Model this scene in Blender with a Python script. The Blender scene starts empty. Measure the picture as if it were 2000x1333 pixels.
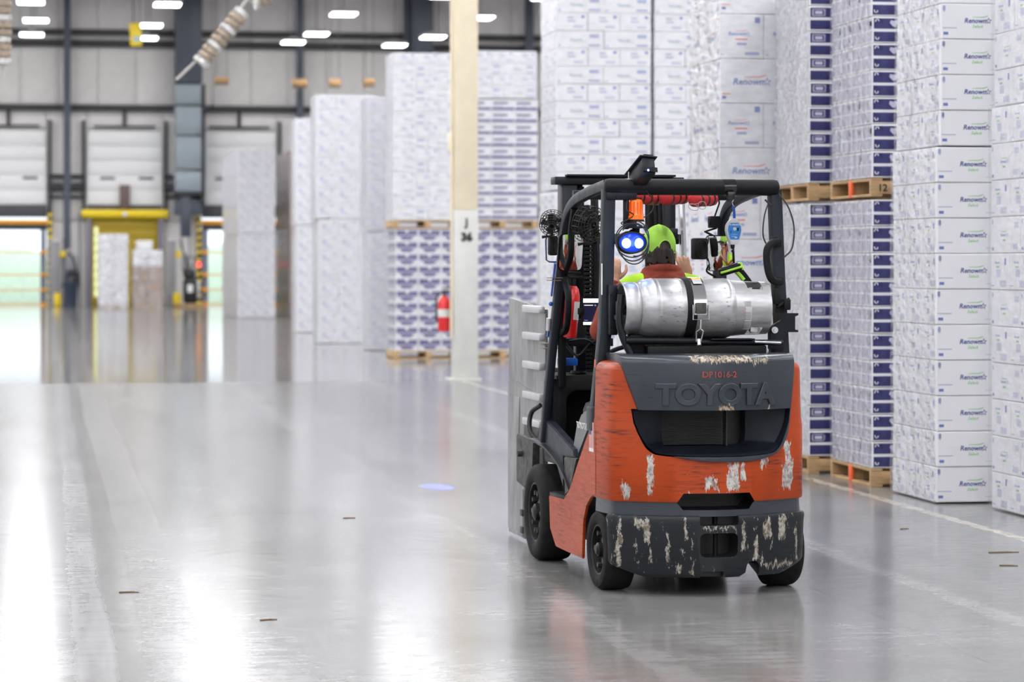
import bpy, bmesh, math, random
from mathutils import Vector, Matrix, Euler, noise
R = math.radians
rnd = random.Random(7)
SC = bpy.context.scene
COL = SC.collection

# ------------------------------------------------------------------ camera
F, YH, H = 5400.0, 515.0, 1.66          # focal length in px of a 2000 px frame, horizon row, eye height
PSI = math.atan(910 / F)                 # camera looks this much to the right of the aisle direction (+Y)
CP, SP = math.cos(PSI), math.sin(PSI)
cd = bpy.data.cameras.new('camera'); cam = bpy.data.objects.new('camera', cd); COL.objects.link(cam)
cd.sensor_width = 36; cd.lens = F / 2000 * 36; cd.shift_y = -(666.5 - YH) / 2000
cd.clip_end = 600; cd.clip_start = .1
cd.dof.use_dof = True; cd.dof.focus_distance = 14.2; cd.dof.aperture_fstop = 3.0
cam.location = (0, 0, H); cam.rotation_euler = (R(90), 0, -PSI)
SC.camera = cam
# ------------------------------------------------------------------ world, exposure
w = bpy.data.worlds.new('sky'); SC.world = w; w.use_nodes = True
bg = w.node_tree.nodes['Background']; bg.inputs[0].default_value = (.82, .92, 1, 1); bg.inputs[1].default_value = 2.0
vs = SC.view_settings; vs.view_transform = 'Standard'; vs.look = 'None'; vs.gamma = 1; vs.use_curve_mapping = False
vs.exposure = 0.12
LIGHT_W = 66.0                          # each high bay fixture
SC.cycles.max_bounces = 8; SC.cycles.diffuse_bounces = 4; SC.cycles.glossy_bounces = 4
SC.cycles.transparent_max_bounces = 16; SC.cycles.sample_clamp_indirect = 4; SC.cycles.sample_clamp_direct = 12; SC.cycles.use_denoising = True
SC.cycles.caustics_reflective = False; SC.cycles.caustics_refractive = False

# ------------------------------------------------------------------ placing helpers (ground plan: X to the right of the aisle, Y along it)
def cam2w(xc, d): return (xc * CP + d * SP, -xc * SP + d * CP)
def ground(px, py):
    d = F * H / (py - YH); return cam2w((px - 1000) / F * d, d)
def onY(px, py, Y):                      # point of the picture on the plane Y = const
    t = (px - 1000) / F; d = Y / (CP - t * SP)
    x, _ = cam2w(t * d, d); return (x, H + (YH - py) * d / F)
def onZ(px, py, Z):
    d = F * (Z - H) / (YH - py); x, y = cam2w((px - 1000) / F * d, d); return (x, y)

# ------------------------------------------------------------------ materials
def nd(nt, typ, **k):
    n = nt.nodes.new(typ)
    for a, b in k.items():
        if a.startswith('i'):
            n.inputs[int(a[1:])].default_value = b
        else: setattr(n, a, b)
    return n
def math_(nt, op, a, b=None, c=None, clamp=False):
    n = nt.nodes.new('ShaderNodeMath'); n.operation = op; n.use_clamp = clamp
    for i, v in enumerate((a, b, c)):
        if v is None: continue
        if hasattr(v, 'is_linked'): nt.links.new(v, n.inputs[i])
        else: n.inputs[i].default_value = v
    return n.outputs[0]
def mixc(nt, fac, a, b):
    n = nt.nodes.new('ShaderNodeMix'); n.data_type = 'RGBA'
    for s, v in ((n.inputs[0], fac), (n.inputs[6], a), (n.inputs[7], b)):
        if hasattr(v, 'is_linked'): nt.links.new(v, s)
        elif isinstance(v, (int, float)): s.default_value = v
        else: s.default_value = (*v[:3], 1)
    return n.outputs[2]
def noise_(nt, vec, scale, detail=4, rough=.6):
    n = nd(nt, 'ShaderNodeTexNoise'); n.inputs['Scale'].default_value = scale
    n.inputs['Detail'].default_value = detail; n.inputs['Roughness'].default_value = rough
    nt.links.new(vec, n.inputs['Vector']); return n.outputs[0]
def mapping(nt, vec, sc):
    n = nd(nt, 'ShaderNodeMapping'); n.inputs['Scale'].default_value = sc; nt.links.new(vec, n.inputs[0]); return n.outputs[0]
def ramp(nt, v, a, b):
    n = nd(nt, 'ShaderNodeMapRange'); n.inputs[1].default_value = a; n.inputs[2].default_value = b
    nt.links.new(v, n.inputs[0]); return n.outputs[0]
def bump(nt, h, strength, dist=.01):
    n = nd(nt, 'ShaderNodeBump'); n.inputs['Strength'].default_value = strength; n.inputs['Distance'].default_value = dist
    nt.links.new(h, n.inputs['Height']); return n.outputs[0]
def base(name):
    m = bpy.data.materials.new(name); m.use_nodes = True; nt = m.node_tree
    return m, nt, nt.nodes['Principled BSDF']
def mat(name, col, rough=.5, metal=0, var=0, vscale=8, col2=None, bmp=0, bscale=60, emit=None, est=1, coat=0, spec=.5, stretch=(1, 1, 1), trans=0, alpha=1):
    m, nt, p = base(name)
    p.inputs['Base Color'].default_value = (*col, 1); p.inputs['Roughness'].default_value = rough
    p.inputs['Metallic'].default_value = metal; p.inputs['Coat Weight'].default_value = coat
    p.inputs['Specular IOR Level'].default_value = spec; p.inputs['Transmission Weight'].default_value = trans; p.inputs['Alpha'].default_value = alpha
    if emit: p.inputs['Emission Color'].default_value = (*emit, 1); p.inputs['Emission Strength'].default_value = est
    if var or bmp:
        tc = nd(nt, 'ShaderNodeTexCoord').outputs['Object']; v = mapping(nt, tc, stretch)
        if var:
            n = noise_(nt, v, vscale); f = ramp(nt, n, .35, .65)
            c2 = col2 or tuple(c * (1 - var) for c in col)
            nt.links.new(mixc(nt, f, col, c2), p.inputs['Base Color'])
            nt.links.new(math_(nt, 'MULTIPLY_ADD', n, .25, rough - .12, clamp=True), p.inputs['Roughness'])
        if bmp: nt.links.new(bump(nt, noise_(nt, v, bscale), bmp, .004), p.inputs['Normal'])
    return m
def worn(name, col, dark, chip, chips=(), rough=.42, amount=.5, ydark=True, chip2=None, base_noise=.64, coat=.1):
    """scuffed enamel: horizontal rub marks, small flakes, and named bare patches (x, z, half width, half height)"""
    m, nt, p = base(name)
    tc = nd(nt, 'ShaderNodeTexCoord').outputs['Object']
    sx = nd(nt, 'ShaderNodeSeparateXYZ'); nt.links.new(tc, sx.inputs[0])
    rub = noise_(nt, mapping(nt, tc, (3, 3, 38)), 2.2, 6, .62)
    pat = noise_(nt, tc, 3.3, 3)
    f1 = math_(nt, 'MULTIPLY', ramp(nt, rub, .50, .64), ramp(nt, pat, .46, .62))
    c = mixc(nt, math_(nt, 'MULTIPLY', f1, amount), col, dark)
    c = mixc(nt, math_(nt, 'MULTIPLY', ramp(nt, noise_(nt, tc, 7, 5), .4, .75), .35), c, tuple(v * .55 for v in col))
    flake = noise_(nt, mapping(nt, tc, (26, 26, 9)), 1.6, 6, .7)
    fm = ramp(nt, flake, base_noise, base_noise + .015)
    w1 = math_(nt, 'MULTIPLY', math_(nt, 'SUBTRACT', noise_(nt, mapping(nt, tc, (1, 1, .5)), 30, 6, .75), .5), .075)
    w2 = math_(nt, 'MULTIPLY', math_(nt, 'SUBTRACT', noise_(nt, mapping(nt, tc, (1, 1, .12)), 42, 5, .75), .5), .17)
    xx = math_(nt, 'ADD', sx.outputs[0], w1); zz = math_(nt, 'ADD', sx.outputs[2], w2)
    tot = None
    for (cx, cz, hw, hh) in chips:
        k = math_(nt, 'MULTIPLY', math_(nt, 'COMPARE', xx, cx, hw), math_(nt, 'COMPARE', zz, cz, hh))
        tot = k if tot is None else math_(nt, 'MAXIMUM', tot, k)
    if tot is not None:
        tot = math_(nt, 'MULTIPLY', tot, ramp(nt, noise_(nt, mapping(nt, tc, (30, 30, 8)), 2.0, 5, .7), .36, .42))
        fm = math_(nt, 'MAXIMUM', fm, tot)
    cc = mixc(nt, ramp(nt, noise_(nt, tc, 40, 3), .45, .6), chip, chip2 or tuple(v * .5 for v in chip))
    nt.links.new(mixc(nt, fm, c, cc), p.inputs['Base Color'])
    p.inputs['Coat Weight'].default_value = coat; p.inputs['Coat Roughness'].default_value = .2; p.inputs['Specular IOR Level'].default_value = .32
    nt.links.new(math_(nt, 'MULTIPLY_ADD', rub, .35, rough - .17, clamp=True), p.inputs['Roughness'])
    nt.links.new(bump(nt, math_(nt, 'SUBTRACT', math_(nt, 'MULTIPLY', rub, .3), fm), .25, .002), p.inputs['Normal'])
    return m
def film_mat(name, milky, gloss, rough=.12, scale=5.0, strength=.5):
    m = bpy.data.materials.new(name); m.use_nodes = True; nt = m.node_tree; nt.nodes.clear()
    out = nd(nt, 'ShaderNodeOutputMaterial'); tc = nd(nt, 'ShaderNodeTexCoord').outputs['Object']
    v = mapping(nt, tc, (1, 1, 2.2))
    n1 = noise_(nt, v, scale, 3, .55); n2 = noise_(nt, v, scale * 5, 3, .6)
    hgt = math_(nt, 'ADD', n1, math_(nt, 'MULTIPLY', n2, .18))
    b = bump(nt, hgt, strength, .03)
    tr = nd(nt, 'ShaderNodeBsdfTransparent'); tr.inputs[0].default_value = (.97, .97, .98, 1)
    gl = nd(nt, 'ShaderNodeBsdfGlossy'); gl.inputs['Roughness'].default_value = rough; nt.links.new(b, gl.inputs['Normal'])
    df = nd(nt, 'ShaderNodeBsdfDiffuse'); df.inputs[0].default_value = (.86, .86, .89, 1)
    m1 = nd(nt, 'ShaderNodeMixShader'); nt.links.new(math_(nt, 'MULTIPLY', ramp(nt, n1, .3, .75), milky * 1.6, clamp=True), m1.inputs[0])
    nt.links.new(tr.outputs[0], m1.inputs[1]); nt.links.new(df.outputs[0], m1.inputs[2])
    fr = nd(nt, 'ShaderNodeLayerWeight'); fr.inputs[0].default_value = .5; nt.links.new(b, fr.inputs['Normal'])
    fac = math_(nt, 'MULTIPLY_ADD', math_(nt, 'POWER', fr.outputs['Facing'], 4.0), .8, .035)
    m2 = nd(nt, 'ShaderNodeMixShader'); nt.links.new(math_(nt, 'MULTIPLY', fac, gloss, clamp=True), m2.inputs[0])
    nt.links.new(m1.outputs[0], m2.inputs[1]); nt.links.new(gl.outputs[0], m2.inputs[2]); nt.links.new(m2.outputs[0], out.inputs[0])
    return m

# ------------------------------------------------------------------ mesh helpers
def catmull(pts, n=6, closed=False):
    P = [Vector(p) for p in pts]; out = []
    N = len(P)
    for i in range(N if closed else N - 1):
        p1, p2 = P[i], P[(i + 1) % N]
        p0 = P[i - 1] if (i > 0 or closed) else p1 * 2 - p2
        p3 = P[(i + 2) % N] if (i + 2 < N or closed) else p2 * 2 - p1
        for k in range(n):
            t = k / n
            out.append(.5 * ((2 * p1) + (p2 - p0) * t + (2 * p0 - 5 * p1 + 4 * p2 - p3) * t * t + (3 * p1 - p0 - 3 * p2 + p3) * t ** 3))
    if not closed: out.append(P[-1])
    return out
def frames(P, closed=False, up=None):
    N = len(P); res = []; nrm = None
    for i in range(N):
        a = P[i - 1] if (i > 0 or closed) else P[i]; b = P[(i + 1) % N] if (i < N - 1 or closed) else P[i]
        t = (b - a).normalized() if (b - a).length > 1e-9 else Vector((0, 0, 1))
        if up is not None: nrm = Vector(up)
        elif nrm is None: nrm = Vector((0, 0, 1)) if abs(t.z) < .9 else Vector((1, 0, 0))
        nrm = (nrm - t * nrm.dot(t))
        nrm = nrm.normalized() if nrm.length > 1e-6 else t.orthogonal().normalized()
        res.append((t, nrm, t.cross(nrm)))
    return res
class B:
    def __init__(s): s.v = []; s.f = []; s.m = []; s.mi = 0
    def add(s, vs_, fs):
        o = len(s.v); s.v += [tuple(v) for v in vs_]
        for f in fs: s.f.append([i + o for i in f]); s.m.append(s.mi)
        return s
    def mat(s, i): s.mi = i; return s
    def tmp(s, bm, M=None):
        bm.verts.ensure_lookup_table()
        for i, v in enumerate(bm.verts): v.index = i
        s.add([(M @ v.co) if M else v.co for v in bm.verts], [[v.index for v in f.verts] for f in bm.faces]); bm.free(); return s
    def box(s, a, b, bev=0, M=None, seg=2):
        lo = [min(x, y) for x, y in zip(a, b)]; hi = [max(x, y) for x, y in zip(a, b)]
        if not bev:
            vs_ = [Vector((x, y, z)) for z in (lo[2], hi[2]) for y in (lo[1], hi[1]) for x in (lo[0], hi[0])]
            if M: vs_ = [M @ v for v in vs_]
            return s.add(vs_, [(0, 2, 3, 1), (4, 5, 7, 6), (0, 1, 5, 4), (2, 6, 7, 3), (0, 4, 6, 2), (1, 3, 7, 5)])
        bm = bmesh.new(); bmesh.ops.create_cube(bm, size=1)
        for v in bm.verts: v.co = Vector([l + (c + .5) * (h - l) for l, h, c in zip(lo, hi, v.co)])
        bmesh.ops.bevel(bm, geom=list(bm.edges), offset=min(bev, .49 * min(h - l for l, h in zip(lo, hi))), segments=seg, affect='EDGES', profile=.5)
        return s.tmp(bm, M)
    def sweep(s, P, radii, prof, closed=False, up=None, cap=True):
        """prof: list of (a, b) multiplied by radius, along frame normal / binormal"""
        P = [Vector(p) for p in P]; fr = frames(P, closed, up); N, K = len(P), len(prof); vs_ = []
        for i, (p, (t, n, b)) in enumerate(zip(P, fr)):
            r = radii[i] if isinstance(radii, (list, tuple)) else radii
            vs_ += [p + n * (a * r) + b * (c * r) for a, c in prof]
        fs = []
        for i in range(N if closed else N - 1):
            j = (i + 1) % N
            fs += [(i * K + k, j * K + k, j * K + (k + 1) % K, i * K + (k + 1) % K) for k in range(K)]
        if cap and not closed: fs += [tuple(range(K)), tuple(reversed(range((N - 1) * K, N * K)))]
        return s.add(vs_, fs)
    def tube(s, P, r, n=10, closed=False, sm=0):
        if sm: P = catmull(P, sm, closed)
        return s.sweep(P, r, [(math.cos(2 * math.pi * k / n), math.sin(2 * math.pi * k / n)) for k in range(n)], closed)
    def bar(s, P, wn, wb, up=(0, 0, 1), rad=.2, sm=0, cap=True):
        """rectangular section: wn along 'up', wb sideways, corners rounded"""
        if sm: P = catmull(P, sm)
        a, b = wn / 2, wb / 2; c = rad * min(a, b); pr = []
        for sx, sy, q in ((1, 1, 0), (-1, 1, 1), (-1, -1, 2), (1, -1, 3)):
            for k in range(3):
                th = math.pi / 2 * (q + k / 2); pr.append((sx * (a - c) + c * math.cos(th), sy * (b - c) + c * math.sin(th)))
        return s.sweep(P, 1.0, pr, False, up, cap)
    def cyl(s, a, b, r, r2=None, n=20): return s.tube([a, b], [r, r if r2 is None else r2], n)
    def lathe(s, prof, o, ax=(0, 0, 1), n=28):
        """prof: (radius, distance along axis)"""
        ax = Vector(ax).normalized(); u = ax.orthogonal().normalized(); v_ = ax.cross(u); o = Vector(o); K = len(prof); vs_ = []
        for i in range(n):
            t = 2 * math.pi * i / n; d = u * math.cos(t) + v_ * math.sin(t)
            vs_ += [o + d * r + ax * h for r, h in prof]
        return s.add(vs_, [(i * K + k, ((i + 1) % n) * K + k, ((i + 1) % n) * K + k + 1, i * K + k + 1) for i in range(n) for k in range(K - 1)])
    def sph(s, c, r, n=16, M=None):
        r = (r, r, r) if isinstance(r, (int, float)) else r; bm = bmesh.new()
        bmesh.ops.create_uvsphere(bm, u_segments=n, v_segments=max(6, n * 2 // 3), radius=1)
        T = Matrix.Translation(Vector(c)) @ (M.to_4x4() if M else Matrix.Identity(4)) @ Matrix.Diagonal((*r, 1))
        return s.tmp(bm, T)
    def prism(s, poly, plane, a, b, bev=0):
        """poly in the plane 'yz', 'xz' or 'xy', extruded from a to b on the third axis"""
        ar = sum(p[0] * q[1] - q[0] * p[1] for p, q in zip(poly, poly[1:] + poly[:1]))
        if ar < 0: poly = poly[::-1]
        f = {'yz': lambda p, t: (t, p[0], p[1]), 'xz': lambda p, t: (p[0], t, p[1]), 'xy': lambda p, t: (p[0], p[1], t)}[plane]
        bm = bmesh.new(); lo = [bm.verts.new(f(p, a)) for p in poly]; hi = [bm.verts.new(f(p, b)) for p in poly]; N = len(poly)
        fa = bm.faces.new(lo[::-1]); fb = bm.faces.new(hi)
        for i in range(N): bm.faces.new((lo[i], lo[(i + 1) % N], hi[(i + 1) % N], hi[i]))
        bmesh.ops.recalc_face_normals(bm, faces=bm.faces)
        if bev: bmesh.ops.bevel(bm, geom=[e for e in bm.edges if e in fa.edges or e in fb.edges], offset=bev, segments=2, affect='EDGES')
        return s.tmp(bm)
    def grid(s, nu, nv, fn, flip=False):
        vs_ = [fn(i / nu, j / nv) for j in range(nv + 1) for i in range(nu + 1)]; W = nu + 1
        fs = [(j * W + i, j * W + i + 1, (j + 1) * W + i + 1, (j + 1) * W + i) for j in range(nv) for i in range(nu)]
        return s.add(vs_, [f[::-1] for f in fs] if flip else fs)
    def text(s, string, size, M, depth=0.0, align='CENTER', bold=0.0, sx=1.0, shear=0, res=2, bev=0.0):
        cu = bpy.data.curves.new('t', 'FONT'); cu.body = string; cu.size = size; cu.align_x = align; cu.extrude = depth; cu.offset = bold; cu.shear = shear; cu.resolution_u = res; cu.bevel_depth = bev; cu.bevel_resolution = 1
        o = bpy.data.objects.new('t', cu); COL.objects.link(o); me = bpy.data.meshes.new_from_object(o.evaluated_get(bpy.context.evaluated_depsgraph_get()))
        bpy.data.objects.remove(o); bpy.data.curves.remove(cu)
        s.add([M @ Vector((v.co.x * sx, v.co.y, v.co.z)) for v in me.vertices], [list(p.vertices) for p in me.polygons]); bpy.data.meshes.remove(me)
        return s
    def mesh(s, name, mats, ang=38, off=None):
        me = bpy.data.meshes.new(name)
        vv = s.v if off is None else [(a - off[0], b - off[1], c - off[2]) for a, b, c in s.v]
        me.from_pydata(vv, [], s.f); me.validate()
        if len(me.polygons) == len(s.m): me.polygons.foreach_set('material_index', s.m)
        for m_ in (mats if isinstance(mats, (list, tuple)) else [mats]): me.materials.append(m_)
        me.polygons.foreach_set('use_smooth', [True] * len(me.polygons))
        me.set_sharp_from_angle(angle=R(ang)); me.update(); return me
BASE = {}
def obj(name, b, mats, parent=None, ang=38, loc=None, preoff=False):
    off = BASE.get(parent.name) if parent else None
    me = b.mesh(name, mats, ang, off) if isinstance(b, B) else b
    if preoff and off is not None: me.transform(Matrix.Translation([-c for c in off]))
    o = bpy.data.objects.new(name, me); COL.objects.link(o)
    if parent:
        o.parent = parent
        if off is not None: BASE[o.name] = off
    if loc is not None: o.location = loc
    return o
def tag(o, label, cat, group=None):
    o['label'] = label; o['category'] = cat
    if group: o['group'] = group
    return o
def thing(name, label, cat, loc=(0, 0, 0), rz=0, group=None):
    o = bpy.data.objects.new(name, None); COL.objects.link(o); o.location = loc; o.rotation_euler = (0, 0, rz)
    o.empty_display_size = .1
    return tag(o, label, cat, group)
def struct(name, b, mats, parent=None, ang=38):
    o = obj(name, b, mats, parent, ang)
    if parent is None: o['kind'] = 'structure'
    return o
def sgroup(name, loc=(0, 0, 0)):
    o = bpy.data.objects.new(name, None); COL.objects.link(o); o.location = loc; o['kind'] = 'structure'; return o
def fixn(me):
    bm = bmesh.new(); bm.from_mesh(me); bmesh.ops.recalc_face_normals(bm, faces=bm.faces); bm.to_mesh(me); bm.free()
def evaluated(b, mods, mats, ang=38):
    """mesh of b after modifiers; mods: list of (type, dict)"""
    me = b.mesh('tmp', mats, ang); o = bpy.data.objects.new('tmp', me); COL.objects.link(o)
    for ty, k in mods:
        md = o.modifiers.new('m', ty)
        for a, v in k.items(): setattr(md, a, v)
    out = bpy.data.meshes.new_from_object(o.evaluated_get(bpy.context.evaluated_depsgraph_get()))
    bpy.data.objects.remove(o); bpy.data.meshes.remove(me)
    out.polygons.foreach_set('use_smooth', [True] * len(out.polygons)); out.set_sharp_from_angle(angle=R(ang))
    return out
def carve(b, cutters, mats, ang=38):
    cs = []
    for c in cutters:
        c.m = [1] * len(c.m); me = c.mesh('cut', mats if isinstance(mats, list) else [mats, mats]); o = bpy.data.objects.new('cut', me); COL.objects.link(o); cs.append(o)
    out = evaluated(b, [('BOOLEAN', dict(operation='DIFFERENCE', object=o, solver='EXACT')) for o in cs], mats, ang)
    for o in cs: me = o.data; bpy.data.objects.remove(o); bpy.data.meshes.remove(me)
    return out
def rrect(x0, z0, x1, z1, r, n=4):
    pts = []
    for cx, cz, q in ((x1 - r, z1 - r, 0), (x0 + r, z1 - r, 1), (x0 + r, z0 + r, 2), (x1 - r, z0 + r, 3)):
        for k in range(n + 1):
            th = math.pi / 2 * (q + k / n); pts.append((cx + r * math.cos(th), cz + r * math.sin(th)))
    return pts
# ================================================================== the hall
def floor_material():
    m, nt, p = base('polished_concrete')
    tc = nd(nt, 'ShaderNodeTexCoord').outputs['Object']; sx = nd(nt, 'ShaderNodeSeparateXYZ'); nt.links.new(tc, sx.inputs[0])
    X, Y = sx.outputs[0], sx.outputs[1]
    n1 = noise_(nt, mapping(nt, tc, (1, .8, 1)), .9, 6, .65); n2 = noise_(nt, mapping(nt, tc, (1.2, 5, 1)), 2.2, 6, .7)
    n3 = noise_(nt, mapping(nt, tc, (.35, .05, 1)), 2, 3)
    c = mixc(nt, ramp(nt, n1, .34, .68), (.27, .267, .265), (.13, .126, .114))
    c = mixc(nt, math_(nt, 'MULTIPLY', ramp(nt, n2, .44, .66), .6), c, (.075, .072, .062))
    c = mixc(nt, math_(nt, 'MULTIPLY', ramp(nt, n3, .4, .6), .35), c, (.33, .33, .335))
    wob = math_(nt, 'MULTIPLY', math_(nt, 'SUBTRACT', noise_(nt, mapping(nt, tc, (1, .12, 1)), 1.6, 4), .5), .16)
    Xw = math_(nt, 'ADD', X, wob)
    def band(cx, hw, soft, src=Xw):
        d = math_(nt, 'ABSOLUTE', math_(nt, 'SUBTRACT', src, cx)); return ramp(nt, d, hw + soft, hw)
    brk = ramp(nt, noise_(nt, mapping(nt, tc, (2, .12, 1)), 2.2, 3), .25, .6)
    for cx, hw, so, f, col in ((.56, .13, .03, .55, (.17, .165, .16)), (.20, .07, .03, .55, (.46, .46, .47)), (.33, .03, .04, .5, (.15, .15, .15)), (4.93, .09, .05, .5, (.15, .15, .145)),
                               (4.45, .05, .05, .3, (.5, .5, .5)), (1.5, .25, .2, .2, (.18, .18, .18)), (3.35, .18, .1, .35, (.16, .15, .14)), (2.5, .06, .05, .2, (.5, .5, .5))):
        c = mixc(nt, math_(nt, 'MULTIPLY', math_(nt, 'MULTIPLY', band(cx, hw, so), brk), f), c, col)
    # worn aisle marking beside the pallets, and a cross marking
    wear = ramp(nt, noise_(nt, mapping(nt, tc, (8, 2, 1)), 2.4, 6, .7), .42, .5)
    c = mixc(nt, math_(nt, 'MULTIPLY', math_(nt, 'MULTIPLY', math_(nt, 'COMPARE', X, 5.80, .045), wear), .8), c, (.62, .57, .48))
    # sawn joints of the slab
    j = None
    for s, k0, wd in ((X, 3.86, .006), (X, -.13, .004), (X, 7.76, .006), (X, -4.1, .006), (Y, 38.7, .035), (Y, 17.4, .006), (Y, 13.9, .004), (Y, 27.5, .008), (Y, 60, .04), (Y, 82, .05)):
        q = math_(nt, 'COMPARE', s, k0, wd); j = q if j is None else math_(nt, 'MAXIMUM', j, q)
    jn = math_(nt, 'MULTIPLY', j, ramp(nt, noise_(nt, mapping(nt, tc, (2, 2, 1)), 1.5, 5), .3, .6))
    c = mixc(nt, math_(nt, 'MULTIPLY', jn, .75), c, (.06, .06, .065))
    # short tyre scuffs and chips
    sc = noise_(nt, mapping(nt, tc, (9, 1.1, 1)), 2.4, 7, .72)
    c = mixc(nt, math_(nt, 'MULTIPLY', ramp(nt, sc, .655, .69), .75), c, (.05, .05, .055))
    nt.links.new(c, p.inputs['Base Color'])
    # the slab beyond the cross joint is glossier
    far = ramp(nt, Y, 38.6, 38.8)
    r0 = math_(nt, 'MULTIPLY_ADD', noise_(nt, mapping(nt, tc, (1.5, 3, 1)), 4.5, 8, .75), .25, .05, clamp=True)
    r0 = math_(nt, 'ADD', r0, math_(nt, 'MULTIPLY', band(.56, .13, .03), .05))
    nt.links.new(math_(nt, 'MULTIPLY', r0, math_(nt, 'MULTIPLY_ADD', far, -.48, 1.0)), p.inputs['Roughness'])
    nf = noise_(nt, mapping(nt, tc, (2.2, 2.2, 1)), 3.5, 8, .75)
    nt.links.new(math_(nt, 'MULTIPLY_ADD', math_(nt, 'MULTIPLY', ramp(nt, nf, .35, .65), ramp(nt, n1, .25, .7)), -.26, .46), p.inputs['Specular IOR Level'])
    return m
M_floor = floor_material()
M_wallp = mat('painted_wall_panel', (.88, .86, .86), .6, var=.06, vscale=2)
M_walld = mat('grey_block_wall', (.80, .80, .81), .7, var=.1)
M_ceil = mat('ceiling_deck', (.70, .70, .71), .7)
M_steel = mat('slate_blue_steel', (.075, .09, .12), .5)
M_rail = mat('dark_steel', (.03, .03, .034), .5)
M_duct = mat('galvanised_blue_grey', (.30, .355, .40), .42, .15)
M_doorw = mat('white_door_panel', (.92, .93, .95), .45)
M_slot = mat('dark_window_slot', (.05, .05, .055), .3)
M_hdr = mat('charcoal_shutter', (.075, .075, .085), .6)
M_yel = mat('safety_yellow', (.95, .70, .02), .45)
M_orange = mat('strap_orange', (.95, .42, .03), .5)
M_olive = mat('yellow_curtain', (.50, .36, .015), .5)
M_black = mat('black', (.012, .012, .013), .5)
M_blackstripe = mat('striping_black', (.02, .02, .02), .6)
M_post = mat('grey_blue_post', (.22, .22, .30), .5)
M_grass = mat('grass_outside', (.60, .70, .54), .9, var=.2)
M_asph = mat('yard_concrete', (.55, .55, .53), .9)
M_lens = mat('lit_lens', (1, 1, 1), .5, emit=(.97, .97, 1), est=LIGHT_W)
M_house = mat('fixture_housing', (.75, .75, .75), .5)
M_glow = mat('daylight_strip', (.55, .5, .1), .4)

XL, XR, YB, YF, ZC = -22.0, 30.0, -40.0, 110.0, 12.7
struct('floor', B().box((XL, YB, -.3), (XR, YF, 0)), M_floor)
struct('ceiling', B().box((XL - .3, YB - .3, ZC), (XR + .3, YF + .6, ZC + .3)), M_ceil)
struct('wall_left', B().box((XL - .3, YB, 0), (XL, YF + .6, ZC)), M_wallp)
struct('wall_right', B().box((XR, YB, 0), (XR + .3, YF + .6, ZC)), M_wallp)
struct('wall_front', B().box((XL - .3, YB - .3, 0), (XR + .3, YB, ZC)), M_walld)
# ---- dock wall at the far end
DS = 4.5; DX = [3.05 + DS * k for k in range(-5, 6)]; DW = 1.48       # door centres, half width
OPEN = {-1, -3, -4, 1}; OPENH = 2.97
wb = sgroup('wall_back', (0, YF, 0))
ptop = B().box((-.74, 0, 7.75), (.74, .22, 12.7), .02).mesh('panel_top', M_wallp)
pk = int((XR - XL) / 1.5)
for k in range(pk + 1):
    obj('panel', ptop, None, wb, loc=(XL + .75 + 1.5 * k, .02 * (k % 2), 0))
seg = B().box((-.755, .0, 0), (.755, .22, 3.3), .01).box((-.755, .0, 3.34), (.755, .22, 7.72), .01)
pier = seg.mesh('pier', M_wallp)
for k, x in enumerate(DX):
    obj('panel', pier, None, wb, loc=(x + DS / 2 - .0, .0, 0))
    obj('panel', B().box((-DW + .02, .0, 6.95), (DW - .02, .22, 7.72), .01), M_wallp, wb, loc=(x, 0, 0))
obj('backing', B().box((XL, .24, 3.97), (XR, .32, ZC)), M_wallp, wb)
for k, x in enumerate(DX): obj('backing', B().box((x + DW, .24, 0), (x + DS - DW, .32, 3.97)), M_wallp, wb)
# horizontal steel rails
tr = sgroup('trim_1', (0, YF, 0))
for z, h in ((10.75, .12), (10.32, .14), (7.78, .13)):
    obj('rail', B().box((XL, -.22, z - h), (XR, -.04, z + h), .02), M_rail, tr)
for k, x in enumerate(DX):
    for z, h in ((5.08, .09), (4.66, .17), (4.28, .06)):
        obj('rail', B().box((x + DW + .04, -.2, z - h), (x + DS - DW - .04, -.03, z + h), .01), M_rail, tr)
    for dx in (-DW - .12, DW + .12):
        obj('door_track', B().box((x + dx - .06, -.25, 3.4), (x + dx + .06, -.02, 7.3), .01), M_rail, tr)
    obj('door_spring', B().tube([(x - 1.2, -.15, 7.05), (x + 1.2, -.15, 7.05)], .05, 8), M_rail, tr)
    obj('door_bracket', B().box((x - .07, -.15, 7.05), (x + .07, -.03, 7.7)), M_rail, tr)
# steel columns and duct drops in front of the wall
for k, px in enumerate((131, 586, 797, 1034)):
    x, _ = onY(px, 300, YF - .5); wd = (.14, .13, .17, .16)[k]
    b = B().box((x - wd, YF - .62, 0), (x + wd, YF - .59, ZC)).box((x - wd, YF - .36, 0), (x + wd, YF - .33, ZC)).box((x - .02, YF - .6, 0), (x + .02, YF - .35, ZC))
    struct('steel_column', b, M_steel)
struct('steel_column', B().box((XL + 8, YF - .6, 0), (XL + 8.3, YF - .33, ZC), .02), M_steel)
for px0, px1, ya, yb in ((343, 395, -60, 163), (805, 846, -60, 110)):
    x0, z1 = onY(px0, ya, YF - 1.2); x1, z0 = onY(px1, yb, YF - 1.2)
    struct('service_shaft', B().box((x0, YF - 1.3, z0), (x1, YF - .4, min(z1, ZC)), .03).box((x0 + .25, YF - 1.34, z0), (x0 + .42, YF - 1.3, ZC)), M_steel)
x0, z1 = onY(342, 164, YF - 1.4); x1, _ = onY(394, 0, YF - 1.4)
fd = thing('ventilation_duct', 'tall pale blue grey ventilation duct box on far dock wall right of the yellow door', 'duct', ((x0 + x1) / 2, YF - 1.0, 4.45))
hw = (x1 - x0) / 2; zt = z1 - 4.45
b = B()
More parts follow.
